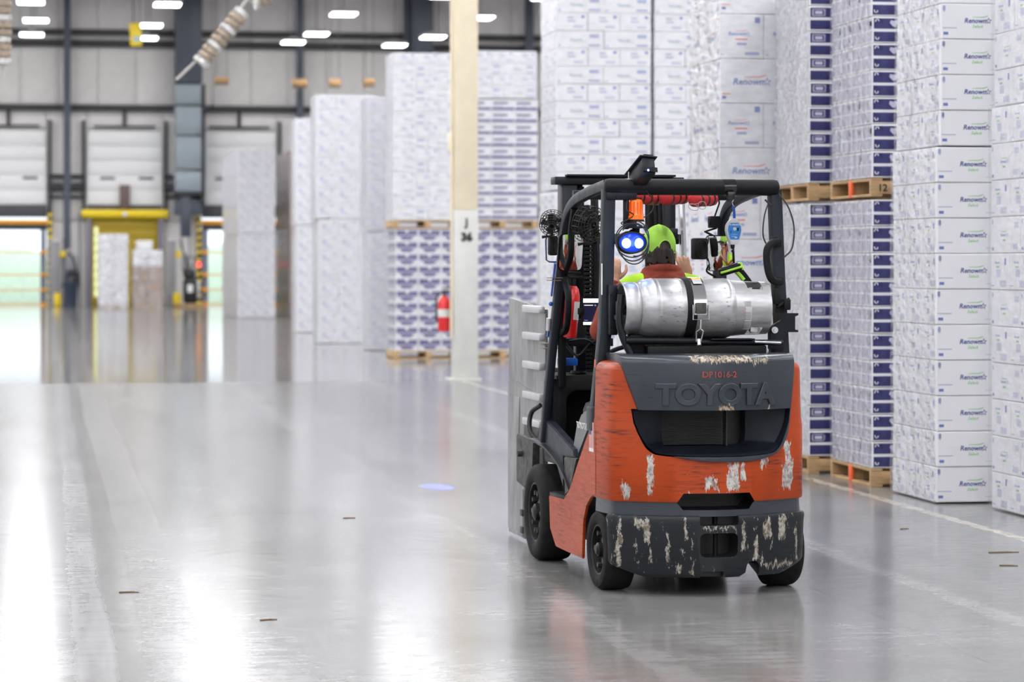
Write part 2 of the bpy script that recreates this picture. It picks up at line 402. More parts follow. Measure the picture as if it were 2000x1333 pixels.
for a, c in ((0, .20), (.205, .52), (.525, .80), (.805, 1)):
    obj('duct_section', B().box((-hw, -.4, zt * a + .02), (hw, .5, zt * c - .03), .03), M_duct, fd)
obj('rim', B().box((-hw - .05, -.44, -.12), (hw + .12, .5, 0), .01).box((hw + .02, -.44, -.5), (hw + .14, .5, zt)), M_rail, fd)
obj('lower_pipe', B().box((-.3, -.3, -1.75), (.12, .1, -.12), .03).box((-.55, -.2, -.9), (.55, .2, -.3), .03), M_steel, fd)

door_no = 0
for k, x in zip(range(-5, 6), DX):
    door_no += 1
    if x < XL + 2 or x > XR - 3: continue
    d = sgroup('door_%d' % door_no, (x, YF - .05, 0))
    for s in range(5):                                             # raised white sectional door above the opening
        z = 3.98 + s * .585
        pnl = obj('door_panel', B().box((-DW + .03, -.06, z), (DW - .03, 0, z + .57), .015), M_doorw, d)
        if s == 1:
            obj('window_slot', B().box((-.95, -.075, z + .40), (-.38, -.058, z + .50)).box((.55, -.075, z + .40), (1.12, -.058, z + .50)), M_slot, pnl)
    obj('header', B().box((-DW, -.12, 3.46), (DW, .1, 3.96), .02), M_hdr, d)
    zo = OPENH
    if k in OPEN:
        obj('header_shutter', B().box((-DW, -.05, zo), (DW, .1, 3.2), .01), M_hdr, d)
        obj('yellow_lintel', B().box((-DW - .15, -.2, 3.2), (DW + .15, -.04, 3.38), .02), M_orange, d)
        for z in (2.1, 1.22, .62, .06):
            obj('barrier_strap', B().box((-DW, -.16, z - .025), (DW, -.14, z + .025)), M_orange, d)
            for s_ in (-1, 1): obj('strap_holder', B().box((s_ * (DW - .12) - .12, -.22, z - .07), (s_ * (DW - .12) + .12, -.1, z + .07), .01), M_orange, d)
        for s_ in (-1, 1):
            obj('door_jamb', B().box((s_ * DW - .03, -.1, 0), (s_ * (DW - .25), .15, zo), .01), M_post, d)
            st = B(); n_ = 26
            for q in range(n_):
                st.mat(q % 2); st.prism([(s_ * (DW + .12) - .08, q * 3.75 / n_), (s_ * (DW + .12) + .08, q * 3.75 / n_ + .05), (s_ * (DW + .12) + .08, (q + 1) * 3.75 / n_ + .05), (s_ * (DW + .12) - .08, (q + 1) * 3.75 / n_)], 'xz', -.22, -.12)
            obj('striped_post', st, [M_yel, M_blackstripe], d)
    else:
        obj('leaf', B().box((-DW, -.02, 0), (DW, .08, 3.46)), M_olive if k == 0 else M_doorw, d)
        if k == 0:
            for q in range(9):
                obj('curtain_band', B().box((-DW + .2, -.05, .05 + q * .37), (DW - .2, -.02, .05 + q * .37 + .35), .012), M_olive, d)
            obj('roller_housing', B().tube([(-DW - .2, -.3, 3.6), (DW + .2, -.3, 3.6)], .18, 18), M_yel, d)
            obj('roller_bracket', B().box((-.09, -.49, 3.5), (.09, -.3, 3.68), .02), M_wallp, d)
            for s_ in (-1, 1): obj('guide_post', B().box((s_ * (DW - .08) - .09, -.32, 0), (s_ * (DW - .08) + .09, -.05, 3.45), .02), M_post, d)
            b = B()
            for q in range(8): b.box((-1.2, -.075, .35 + q * .35), (-1.03, -.05, .35 + q * .35 + .3), .01)
            obj('vision_strip', b, mat('lit_clear_vinyl', (.75, .8, .35), .3, emit=(.8, .85, .45), est=.7), d)  # emission stands in for daylight through the clear vinyl
            obj('control_box', B().box((-.2, -.3, 3.85), (.2, -.1, 4.75), .02), mat('brown_box', (.17, .12, .11), .6), d)
# piers under the girts: leaning dock equipment
M_dockgrey = mat('dock_seal_grey', (.33, .33, .35), .6)
M_bin = mat('dark_blue_bin', (.045, .06, .10), .5)
def wx(px, Y=YF - 1.2): return onY(px, 0, Y)[0]
for px0, px1, yt, nm, lb, ct in ((96, 117, 472, 'dock_guard_panel', 'pale grey upright guard panel left of the dark blue bin at the dock wall', 'panel'),
                                 (328, 343, 470, 'dock_guard_panel', 'narrow grey upright guard right of the yellow dock door', 'panel')):
    z = onY(0, yt, YF - .7)[1]; a, c = wx(px0, YF - .7), wx(px1, YF - .7)
    t = thing(nm, lb, ct, ((a + c) / 2, YF - .7, 0), 0, 'guard panels at the dock wall'); h = (c - a) / 2
    obj('sheet', B().box((-h, -.06, .0), (h, .06, z), .02), M_dockgrey, t)
    obj('cap', B().box((-h - .02, -.09, z), (h + .02, .09, z + .06), .01), M_doorw, t)
    obj('yellow_bracket', B().box((h, -.12, 1.9), (h + .22, .0, 2.15), .02), M_yel, t)
def bollard(px0, px1, yt, lb):
    a, c = wx(px0), wx(px1); z = onY(0, yt, YF - 1.2)[1]
    t = thing('bollard', lb, 'bollard', ((a + c) / 2, YF - 1.2, 0), 0, 'yellow bollards at the dock wall'); r = (c - a) / 2
    obj('post', B().lathe([(0, 0), (r, 0), (r, z - .08), (r * .8, z - .02), (0, z)], (0, 0, 0), n=16), M_yel, t)
    obj('foot_plate', B().box((-r - .06, -r - .06, 0), (r + .06, r + .06, .02)), M_rail, t)
bollard(105, 120, 572, 'short yellow bollard left of the dark blue bin'); bollard(338, 354, 572, 'short yellow bollard behind the low wooden pallet by the dock')
a, c = wx(123, YF - 2.9), wx(153, YF - 2.9)
t = thing('waste_bin', 'dark blue waste bin at the dock wall left of the yellow door', 'bin', ((a + c) / 2, YF - 2.9, 0)); r = (c - a) / 2
obj('body', B().lathe([(0, 0), (r * .8, 0), (r * .98, .88), (r * 1.04, .9), (r * 1.04, .96), (r * .9, .96), (r * .72, .04), (0, .04)], (0, 0, 0), n=20), M_bin, t)
for s_ in (-1, 1): obj('handle', B().box((s_ * r, -.06, .72), (s_ * (r + .05), .06, .86), .01), M_bin, t)
for px0, px1, lb in ((124, 158, 'dark hydraulic pump unit with hoses above the blue bin on dock wall'), (352, 372, 'dark control cabinet with pipes right of the yellow dock door')):
    a, c = wx(px0, YF - 1.7), wx(px1, YF - 1.7); t = thing('dock_machine', lb, 'machine', ((a + c) / 2, YF - 1.7, 1.0), 0, 'dock machines between the doors'); h = (c - a) / 2
    obj('cabinet', B().box((-h * .7, -.15, .35), (h * .6, .15, 1.0), .03), M_dockgrey, t)
    obj('motor', B().tube([(-h * .5, -.2, .3), (h * .6, -.2, .3)], .14, 14).tube([(-h * .1, -.2, .05), (h * .7, -.2, .05)], .1, 12), M_rail, t)
    obj('hose', B().tube([(-h, -.15, 1.6), (-h * .6, -.3, 1.2), (0, -.28, .9), (h * .5, -.3, .4), (h * .9, -.2, -.2)], .04, 8, sm=5), M_black, t)
    obj('lamp', B().sph((-h * .5, -.2, 1.15), .1, 12), M_doorw, t)
    obj('conduit', B().box((h * .75, .2, -1.0), (h * .95, .3, 2.6)).box((-h * .95, -.1, 1.3), (-h * .8, .05, 2.5)), M_steel, t)
# parked dark machine with red lamp
a, c = wx(356, YF - 3), wx(392, YF - 3); cx = (a + c) / 2; h = (c - a) / 2
t = thing('pallet_truck', 'black electric pallet truck with red light standing by the right dock door', 'pallet truck', (cx, YF - 3, 0))
obj('body', B().box((-h * .9, -.35, .12), (h * .6, .35, 1.1), .12).box((-h * .8, -.3, 1.05), (h * .4, .25, 1.42), .08), M_black, t)
obj('side_cover', B().box((h * .5, -.3, .3), (h * .85, .3, 1.0), .06), mat('silver_cover', (.6, .62, .65), .3, .6), t)
obj('label_panel', B().box((-h * .5, -.37, .55), (h * .1, -.34, .85)), M_doorw, t)
obj('tiller', B().tube([(0, -.2, 1.4), (.1, -.3, 1.75), (.15, -.32, 1.9)], .03, 8).tube([(-.1, -.32, 1.9), (.35, -.32, 1.9)], .025, 8), M_rail, t)
obj('red_lamp', B().sph((h * .75, -.32, 1.62), .09, 14), mat('red_lamp', (1, .05, .05), .4, emit=(1, .05, .06), est=3), t)
for q in (-.6, .4): obj('wheel', B().tube([(h * (q - .1), -.2, .1), (h * (q + .1), -.2, .1)], .1, 14), M_black, t)
# outside
struct('ground_outside', B().box((-80, YF + .5, -1.3), (90, YF + 60, -1.2)), M_asph)
hb = B()
for k in range(40): hb.sph((-70 + k * 4 + rnd.uniform(-1, 1), YF + 42 + rnd.uniform(-2, 2), rnd.uniform(0, .7)), (3.4, 2, rnd.uniform(1.8, 3.0)), 10)
o = obj('hedge_foliage', hb, M_grass); tag(o, 'blurred green trees outside the open dock doors', 'foliage'); o['kind'] = 'stuff'

# ---- high bay light fixtures
lens_mesh = B().box((-.38, -.55, -.045), (.38, .55, -.02)).mesh('lens', M_lens)
house_mesh = B().box((-.40, -.57, -.03), (.40, .57, .06), .02).box((-.12, -.1, .05), (.12, .1, .16), .02).mesh('housing', M_house)
rod_mesh = B().cyl((0, 0, .15), (0, 0, 3.1), .012, n=6).mesh('rod', M_rail)
seen = [(62, 66), (70, 38), (60, 2), (285, 73), (293, 48), (327, 7), (573, 81), (618, 65), (671, 26), (771, 87), (846, 71), (938, 33)]
words = ['lit warm white light fixture over the far left dock door, lowest of its row', 'lit light fixture over the far left dock door, middle of its row', 'lit light fixture cut by the top edge above the left dock door',
         'lit light fixture just under the hanging yellow sign', 'lit light fixture beside the top of the hanging yellow sign', 'lit light fixture at top edge above the yellow hanging sign',
         'lit light fixture before the steel column, lowest of its row', 'lit light fixture right of the steel column, middle of its row', 'lit light fixture highest of the middle row above the brown signs',
         'small lit light fixture left of the dark double column', 'lit light fixture before the blue grey shaft, left of the cream pillar', 'lit light fixture half hidden by the cream pillar']
ys_used = []
M_wall_fill = mat('wall_fill_lens', (1, 1, 1), .5, emit=(1, .975, .95), est=LIGHT_W * .30)  # weaker lens of the fill fixtures added for the dock wall
fill_lens = B().box((-.38, -.55, -.045), (.38, .55, -.02)).mesh('lens', M_wall_fill)
M_lens3 = mat('linear_lit_lens', (1, 1, 1), .5, emit=(.965, .97, 1), est=LIGHT_W * .35)
lens3 = B().box((-.25, -2.4, -.045), (.25, 2.4, -.02)).mesh('lens', M_lens3); house3 = B().box((-.27, -2.42, -.03), (.27, 2.42, .06), .02).mesh('housing', M_house)
def fixture(x, y, lb, grp, z=9.5, long=False):
    t = thing('light_fixture', lb, 'light', (x, y, z), 0, grp)
    obj('lens', lens3 if long else lens_mesh if z < 10 else fill_lens, None, t); obj('housing', house3 if long else house_mesh, None, t); obj('hanging_rod', rod_mesh, None, t).scale = (1, 1, 1 if z < 10 else .2)
for (px, py), lb in zip(seen, words):
    x, y = onZ(px, py, 9.5); fixture(x, y, lb, 'lit high bay lights under the roof'); ys_used.append((x, y))
for gx in (-17, -11, -5.4, -.4, 3.75, 9.2, 13.6, 20):  # unseen rows overhead, fixtures lengthened into strips for softer, smoother light
    for k in range(23):
        y = -37 + k * 6.2
        if gx > -2 and gx < 15 and y > 79: continue
        fixture(gx, y, 'lit high bay light lengthened into a strip for softer light, outside the picture', 'lengthened strip lights above the picture', long=True)

for gx in range(-17, 27, 4):  # unseen fixtures added above the frame to brighten the dock wall
    for y in (101.5, 105.5):
        fixture(gx, y, 'lit fill fixture added high above the dock wall to brighten it, outside the picture', 'added fill lights above the dock wall', 11.98)
# ---- pillar J 36
M_cream = mat('cream_paint', (.88, .78, .58), .5, var=.08, vscale=3)
M_pwhite = mat('grey_white_paint', (.70, .70, .66), .5, var=.1, vscale=4)
PX, PY = onY(888, 0, 38.6)[0], 38.6
pil = sgroup('pillar_1', (PX, PY, 0))
obj('cream_shaft', B().box((0, 0, 2.42), (.335, .335, ZC), .015), M_cream, pil)
obj('white_shaft', B().box((-.004, -.004, 0), (.339, .339, 2.42), .015), M_pwhite, pil)
obj('base_plate', B().box((-.08, -.05, 0), (.38, .38, .03), .005), M_pwhite, pil)
TM = lambda x, y, z, sc=1: Matrix.Translation((x, y, z)) @ Matrix.Rotation(R(90), 4, 'X')
obj('bay_lettering', B().text('J', .15, TM(.17, -.008, 2.19), .001, bold=.006).text('36', .16, TM(.17, -.008, 1.98), .001, bold=.01), M_black, pil)
obj('conduit', B().tube([(-.035, .07, .6), (-.035, .07, ZC)], .02, 8).box((-.07, .06, 3.25), (-.004, .2, 3.5), .01), M_cream, pil)
t = thing('fire_extinguisher', 'red fire extinguisher hanging on left side of the cream pillar', 'fire extinguisher', (PX - .115, PY + .24, .70))
M_red = mat('red_enamel', (.75, .012, .015), .3, coat=.5); M_label = mat('paper_label', (.75, .75, .72), .6)
obj('cylinder', B().lathe([(0, 0), (.085, 0), (.09, .02), (.09, .40), (.07, .46), (.03, .5), (0, .5)], (0, 0, 0), n=20), M_red, t)
obj('label', B().lathe([(.0915, .20), (.0915, .31)], (0, 0, 0), n=20), M_label, t)
obj('valve', B().cyl((0, 0, .49), (0, 0, .56), .022).box((-.03, -.02, .55), (.12, .02, .58), .006).box((-.03, -.02, .60), (.10, .02, .62), .006), M_rail, t)
obj('hose', B().tube([(-.03, 0, .55), (-.10, 0, .5), (-.115, 0, .35), (-.105, 0, .12)], .014, 8, sm=5), M_black, t)

# ---- hanging items near the roof
x, y = onZ(266, 46, 10.0); M_signblue = mat('pale_blue_panel', (.45, .62, .72), .5)
Ys = 80.0; (x0, z1), (x1, z0) = onY(255, 45, Ys), onY(278, 90, Ys)
t = thing('hanging_sign', 'yellow hanging sign with a pale blue square beside two lights', 'sign', ((x0 + x1) / 2, Ys, z0)); h = (x1 - x0) / 2
obj('board', B().box((-h, -.02, 0), (h, .02, z1 - z0), .01, M=Matrix.Rotation(R(-3), 4, 'Y')), M_yel, t)
obj('panel', B().box((-h * .5, -.04, (z1 - z0) * .18), (h * .6, -.02, (z1 - z0) * .42)), M_signblue, t)
obj('cable', B().cyl((-h * .6, 0, z1 - z0 - .03), (-h * .6, 0, ZC - z0), .01, n=6).cyl((h * .6, 0, z1 - z0 - .03), (h * .6, 0, ZC - z0), .01, n=6), M_rail, t)
M_tan = mat('tan_board', (.42, .25, .10), .6); M_brown2 = mat('dark_brown_board', (.14, .09, .05), .7)  # second brown is a plain dark tone, for lower boards and scraps
for i, (p0, p1, q0, q1, lb) in enumerate(((418, 448, 151, 166, 'small tan hanging aisle marker right of the blue grey duct, leftmost of four'), (570, 600, 155, 172, 'small tan hanging aisle marker in front of the slate steel column'),
                                      (642, 666, 155, 171, 'small tan hanging aisle marker between column and tall white stack'), (710, 732, 154, 170, 'small tan hanging aisle marker half hidden by the tall white stack'))):
    Ys = 88.0; (x0, z1), (x1, z0) = onY(p0, q0, Ys), onY(p1, q1, Ys); h = (x1 - x0) / 2; zz = z1 - z0
    t = thing('aisle_marker', lb, 'sign', ((x0 + x1) / 2, Ys, z0), 0, 'tan aisle markers hanging in a row')
    obj('board', B().box((-h, -.06, zz * .35), (h, .06, zz), .02), M_tan, t)
    obj('lower_board', B().box((-h * .95, -.05, 0), (h * .95, .05, zz * .33), .02), M_brown2, t)
    obj('cable', B().cyl((-h * .7, 0, zz - .01), (-h * .7, 0, ZC - z0), .008, n=6).cyl((h * .7, 0, zz - .01), (h * .7, 0, ZC - z0), .008, n=6), M_rail, t)
# coiled cable garlands on slack ropes, up near the roof
M_coil = mat('beige_coil', (.45, .36, .27), .35, var=.2); M_rope = mat('pale_rope', (.55, .52, .48), .6)
M_coil2 = mat('silver_coil', (.75, .74, .72), .25, .4)
def coil(pa, pb, Y, rad, turns, lb, rope):
    (xa, za), (xb, zb) = onY(*pa, Y), onY(*pb, Y); A, Bv = Vector((xa, Y, za)), Vector((xb, Y, zb))
    t = thing('coiled_hose', lb, 'hose', tuple(A), 0, 'coiled hoses hung near the roof'); ax = (Bv - A); L = ax.length; ax = ax / L; u = ax.orthogonal().normalized(); v_ = ax.cross(u)
    for q in range(turns):                                           # ring bundles strung on the rope
        c = ax * (L * (q + .5) / turns); rr = rad * (1 - .1 * (q % 2)); b = B()
        for e in range(2):
            b.tube([c + ax * (e * L / turns * .35) + (u * math.cos(a_) + v_ * math.sin(a_)) * rr for a_ in [2 * math.pi * w_ / 14 for w_ in range(14)]], L / turns * .2, 6, True)
        obj('coil', b, M_coil if q % 3 else M_coil2, t)
    P = [Vector((onY(px, py, Y)[0], Y, onY(px, py, Y)[1])) - A for px, py in rope]
    obj('rope', B().tube(P, .02, 6, sm=4), M_rope, t)
coil((388, 128), (474, 22), 45.0, .13, 10, 'coiled beige hose strung on a slanting rope near the top left', [(344, 156), (380, 122), (430, 70), (476, 8), (500, -20)])
coil((4, 130), (4, -40), 36.0, .11, 12, 'coiled beige hose hanging at the left edge of the picture', [(6, 150), (5, 60), (4, -60)])
coil((490, 6), (525, -8), 46.5, .13, 3, 'short loop of beige coiled hose at the top edge', [(488, 6), (530, -12), (545, -40)])
# ================================================================== palletised goods
M_card = mat('white_carton', (.84, .84, .86), .55, var=.03, vscale=3)
M_cardg = mat('grey_white_carton', (.70, .70, .735), .55, var=.04, vscale=3)
M_cream_c = mat('cream_side_carton', (.66, .62, .555), .6, var=.05)
M_brownc = mat('brown_carton', (.40, .28, .22), .65, var=.1)
M_navytx = mat('navy_print', (.05, .07, .28), .5)
M_grntx = mat('green_print', (.22, .55, .18), .5)
M_redtx = mat('red_print', (.80, .16, .12), .5)
M_bluel = mat('light_blue_print', (.38, .42, .62), .5)
M_bluem = mat('mid_blue_print', (.16, .21, .50), .5)
M_lav = mat('lavender_print', (.56, .57, .70), .55)
M_navy = mat('navy_pack', (.022, .022, .105), .45, var=.25, vscale=14, col2=(.05, .05, .17))
M_purple = mat('purple_pack', (.085, .075, .21), .5, var=.3, vscale=12, col2=(.16, .15, .32))
M_packw = mat('white_pack', (.86, .86, .89), .5)
M_packg = mat('clear_pack', (.56, .55, .66), .35, var=.2, vscale=16, col2=(.30, .28, .42))
M_dk = mat('dark_wrapped_goods', (.13, .13, .14), .3, var=.4, vscale=9)
M_greytx = mat('grey_blue_print', (.42, .46, .58), .5)
SLOTS = [M_card, M_navytx, M_grntx, M_redtx, M_bluel, M_bluem, M_lav, M_navy, M_packw, M_packg, M_greytx, M_cardg, M_purple, M_cream_c, M_brownc]
def face_M(side, w, l, h):
    """frame of a face seen from outside: x right, y up, origin bottom left, z outwards. l along X, w along Y"""
    if side == 'F': return Matrix.Translation((-l / 2, -w / 2, 0)) @ Matrix.Rotation(R(90), 4, 'X'), l
    if side == 'B': return Matrix.Rotation(R(180), 4, 'Z') @ Matrix.Translation((-l / 2, -w / 2, 0)) @ Matrix.Rotation(R(90), 4, 'X'), l
    if side == 'L': return Matrix.Rotation(R(-90), 4, 'Z') @ Matrix.Translation((-w / 2, -l / 2, 0)) @ Matrix.Rotation(R(90), 4, 'X'), w
    return Matrix.Rotation(R(90), 4, 'Z') @ Matrix.Translation((-w / 2, -l / 2, 0)) @ Matrix.Rotation(R(90), 4, 'X'), w
def patch(b, M, W, h, u0, v0, u1, v1, mi, e=.0012):
    b.mat(mi); b.add([M @ Vector((u * W, v * h, e)) for u, v in ((u0, v0), (u1, v0), (u1, v1), (u0, v1))], [(0, 1, 2, 3)])
def star(b, M, cx, cy, r, mi, e=.0014):
    P = []
    for k in range(10):
        a = math.pi / 2 + k * math.pi / 5; rr = r if k % 2 == 0 else r * .42; P.append((cx + rr * math.cos(a), cy + rr * math.sin(a)))
    P2 = [(cx + (x - cx) * .6, cy + (y - cy) * .6) for x, y in P]
    b.mat(mi); n = 10
    b.add([M @ Vector((x, y, e)) for x, y in P + P2], [(k, (k + 1) % n, n + (k + 1) % n, n + k) for k in range(n)])
def logo(b, M, cx, cy, s, c1, c2, sub=None):
    T = M @ Matrix.Translation((cx, cy, .0012))
    b.mat(c1).text('Renown', s, T, 0, bold=s * .022, shear=.2, res=2)
    star(b, M, cx + s * 2.05, cy + s * .32, s * .52, c1)
    b.mat(c2).add([M @ Vector((cx + q * s, cy + r_ * s, .0014)) for q, r_ in ((-.4, .80), (1.35, .80), (1.95, 1.02), (1.98, 1.12), (1.25, .90), (-.4, .86))], [(0, 1, 4, 5), (1, 2, 3, 4)])
    if sub: b.mat(c2).text(sub, s * .66, M @ Matrix.Translation((cx + s * .35, cy - s * .72, .0012)), 0, bold=s * .01, shear=.25, res=1)
def carton_mesh(kind, l, w, h, body=0):
    b = B(); g = .0022; b.mat(body).box((-l / 2 + g, -w / 2 + g, .001), (l / 2 - g, w / 2 - g, h - g), .006, seg=1)
    for sd in 'FBLR':
        M, W = face_M(sd, w, l, h); M = M @ Matrix.Translation((0, 0, -g)); P = lambda *a: patch(b, M, W, h, *a)
        long_ = sd in 'FB'
        if kind == 'select':
            if long_:
                if sd == 'F': logo(b, M, .43 * W, .46 * h, .047, 1, 2, 'Select')
                P(.02, .80, .055, .93, 4); P(.035, .76, .045, .95, 4); P(.02, .30, .20, .325, 10); P(.03, .12, .09, .20, 5); P(.62, .145, .82, .158, 10)
            else:
                M2, Z_ = M, .02
                b.mat(5).text('Renown', .026, M @ Matrix.Translation((.36 * W, .74 * h, .0012)), 0, bold=.0008, shear=.2, res=1)
                P(.40, .64, .52, .69, 2); P(.74, .70, .82, .86, 5); P(.40, .40, .56, .44, 5); P(.40, .30, .56, .38, 10); P(.56, .08, .86, .25, 6); P(.06, .1, .2, .13, 4)
        elif kind == 'select2':                                     # as seen on the nearest stack: smaller marks, same logo on the long side
            if long_:
                b.mat(5).text('Renown', .03, M @ Matrix.Translation((.42 * W, .46 * h, .0012)), 0, bold=.0008, shear=.2, res=1); star(b, M, .56 * W, .5 * h, .016, 5)
                P(.36, .58, .54, .60, 2); P(.40, .33, .50, .38, 2); P(.8, .68, .94, .84, 6); P(.74, .1, .92, .26, 6); P(.04, .08, .1, .16, 5); P(.04, .8, .08, .92, 4)
            else:
                b.mat(5).text('Renown', .024, M @ Matrix.Translation((.34 * W, .72 * h, .0012)), 0, bold=.0006, shear=.2, res=1)
                P(.3, .6, .44, .65, 2); P(.72, .68, .8, .86, 5); P(.3, .34, .52, .56, 6); P(.48, .08, .8, .26, 6); P(.04, .1, .2, .13, 4)
        elif kind == 'red':
            if long_:
                logo(b, M, .42 * W, .42 * h, .075, 5, 3); P(.03, .20, .16, .22, 3); P(.03, .10, .09, .16, 5); P(.84, .10, .97, .17, 5); P(.86, .86, .97, .9, 3)
            else:
                logo(b, M, .40 * W, .52 * h, .045, 5, 3); P(.36, .42, .64, .45, 3); P(.40, .30, .62, .36, 4); P(.80, .80, .92, .93, 5); P(.58, .08, .9, .15, 4); P(.04, .08, .12, .10, 4)
        elif kind == 'small':
            if long_:
                b.mat(10).text('Renown', .045, M @ Matrix.Translation((.42 * W, .42 * h, .0012)), 0, bold=.002, shear=.2, res=1); P(.34, .38, .62, .40, 2)
                P(.70, .60, .90, .80, 4); P(.68, .12, .92, .24, 4); P(.04, .1, .09, .2, 4)
            else:
                P(.36, .68, .56, .78, 10); P(.36, .50, .62, .58, 4); P(.80, .72, .90, .86, 5); P(.55, .16, .86, .30, 6)
        elif kind == 'plain':
            P(.18, .45, .38, .70, 6); P(.30, .32, .58, .42, 6); P(.74, .74, .84, .86, 10); P(.5, .14, .75, .19, 6)
        elif kind == 'pack':                                        # tissue packs with navy ends, pale sides
            if long_:
                for v0, v1 in ((.06, .43), (.54, .93)): P(.03, v0, .985, v1, 7)
                e = .002
                for i, (cy, q) in enumerate(((.30, 1), (.74, -1))):      # swirl
                    b.mat(8); pts = []
                    for k in range(7):
                        a = R(200 + k * 22) if q > 0 else R(160 - k * 22); pts.append((.055 + .045 * math.cos(a) * .8 + .03, cy + .17 * math.sin(a)))
                    vs_ = [M @ Vector((u * W, v * h, e)) for u, v in pts] + [M @ Vector((u * W + .008, v * h, e)) for u, v in pts]
                    b.add(vs_, [(k, k + 7, k + 8, k + 1) for k in range(6)])
                b.mat(6); b.add([M @ Vector(((.34 + .16 * u) * W, (.60 + .26 * v) * h, e)) for u, v in ((.1, 1), (0, .6), (.3, .2), (.55, 0), (.85, .25), (1, .7), (.9, 1), (.5, .92))], [tuple(range(8))])
            else:
                for u0, u1 in ((.05, .47), (.53, .95)):
                    for v0, v1 in ((.08, .46), (.52, .92)): P(u0, v0, u1, v1, 9)
                P(.72, .64, .92, .84, 8)
        elif kind == 'navyend':
            if long_:
                for v0, v1 in ((.07, .44), (.55, .93)):
                    for u0, u1 in ((.02, .485), (.515, .98)): P(u0, v0, u1, v1, 7)
                for u0, v0, u1, v1 in ((.06, .60, .09, .88), (.30, .60, .33, .88), (.06, .60, .33, .64), (.06, .84, .33, .88)): patch(b, M, W, h, u0, v0, u1, v1, 9, .002)
                b.mat(9).text('W4A', .04, M @ Matrix.Translation((.20 * W, .66 * h, .002)), 0, bold=.001, res=1) if False else None
                patch(b, M, W, h, .12, .68, .27, .80, 6, .002)
            else:
                P(.08, .1, .92, .46, 11); P(.08, .54, .92, .9, 11)
        elif kind == 'bow':
            P(.05, .52, .43, .90, 12); P(.57, .52, .95, .90, 12); P(.43, .50, .57, .70, 12); patch(b, M, W, h, .05, .40, .95, .52, 9, .0006); b.mat(12); b.add([M @ Vector((u * W, v * h, .0012)) for u, v in ((.30, .12), (.70, .12), (.82, .40), (.18, .40))], [(0, 1, 2, 3)])
        elif kind == 'stripe':
            P(.08, .62, .70, .80, 12); P(.02, .12, .97, .36, 12); P(.1, .42, .5, .5, 9)
    return b.mesh('carton', SLOTS, 30)
CM = {}
def cm(kind, l, w, h, body=0):
    k = (kind, l, w, h, body)
    if k not in CM: CM[k] = carton_mesh(*k)
    return CM[k]
LAYOUT = {  # kind: (mesh kind, along X, along Y, height, alternate with turned layer, film: milky, gloss, crinkle scale, part name)
    'select': ('select', .57, .333, .2455), 'select2': ('select2', .57, .333, .2455), 'red': ('red', .54, .38, .37), 'small': ('small', .57, .38, .208),
    'plain': ('plain', .42, .40, .32), 'pack': ('pack', .40, .267, .2), 'navyend': ('navyend', .40, .33, .2), 'bow': ('bow', .415, .40, .212), 'stripe': ('stripe', .415, .40, .212)}
def film_shell(W, D, Ht, sides, amp=.007, cell=.06, seed=0, top=True):
    b = B(); e = .012
    def disp(p, nrm):
        q = Vector((p.x * 3.1 + seed * 7.3, p.y * 3.1, p.z * 3.1)); return nrm * (e + amp * (noise.noise(q) + .5 * noise.noise(q * 3.3)))
    spec = {'F': ((0, 0), (W, 0), (0, -1)), 'L': ((0, D), (0, 0), (-1, 0)), 'R': ((W, 0), (W, D), (1, 0)), 'B': ((W, D), (0, D), (0, 1))}
    for s in sides:
        (ax, ay), (bx, by), n = spec[s]; L = math.hypot(bx - ax, by - ay); nu = max(2, int(L / cell)); nv = max(2, int(Ht / cell)); N = Vector((*n, 0))
        def fn(u, v):
            p = Vector((ax + (bx - ax) * u, ay + (by - ay) * u, Ht * v)); dd = disp(p, N)
            ex = Vector((bx - ax, by - ay, 0)).normalized()
            if u < .001: dd -= ex * e
            if u > .999: dd += ex * e
            return p + dd
        b.grid(nu, nv, fn)
    if top: b.grid(max(2, int(W / .2)), max(2, int(D / .2)), lambda u, v: Vector((W * u, D * v, Ht + .003 + .15 * amp * noise.noise(Vector((u * 4, v * 4, seed))))))
    return b
FILM = {}
def film(mk, gl, sc, st, rough=.12):
    k = (mk, gl, sc, st, rough)
    if k not in FILM: FILM[k] = film_mat('stretch_film', mk, gl, rough, sc, st)
    return FILM[k]
def unit_load(label, X0, Y0, W, D, z0, kind, rows, body=0, alt=False, flm=(.12, .9, 5, .5), sides='FLR', cell=.08, amp=.007, cols=None, group=None, jit=.004, hidden=True, name='pallet_load', seed=0):
    mk, l, wd, h = LAYOUT[kind]
    t = thing(name, label, 'pallet load', (X0, Y0, z0), 0, group or 'wrapped loads stacked along the aisle')
    for r in range(rows):
        ll, ww, rot = (l, wd, 0)
        if alt and r % 2: ll, ww, rot = wd, l, 1
        nx = max(1, round(W / ll)); ny = max(1, round(D / ww)); px_, py_ = W / nx, D / ny
        dx = rnd.uniform(-jit, jit)
        for i in range(nx):
            for j in range(ny):
                if i > 0 and j > 0 : continue
                o = obj('carton' if kind not in ('pack', 'navyend', 'bow', 'stripe') else 'tissue_pack', cm(mk, l, wd, h, body), None, t)
                o.location = ((i + .5) * px_ + dx + rnd.uniform(-jit, jit) * .6, (j + .5) * py_ + rnd.uniform(-jit, jit), r * h + .0)
                o.rotation_euler = (0, 0, (R(90) if rot else 0) + rnd.uniform(-.004, .004))
                o.scale = (py_ / ww, px_ / ll, 1) if rot else (px_ / ll, py_ / ww, 1)
    if flm:
        fo = obj('stretch_film', film_shell(W, D, rows * h, sides, amp, cell, seed or rnd.random() * 9), film(*flm), t, 60)
    return t, z0 + rows * h
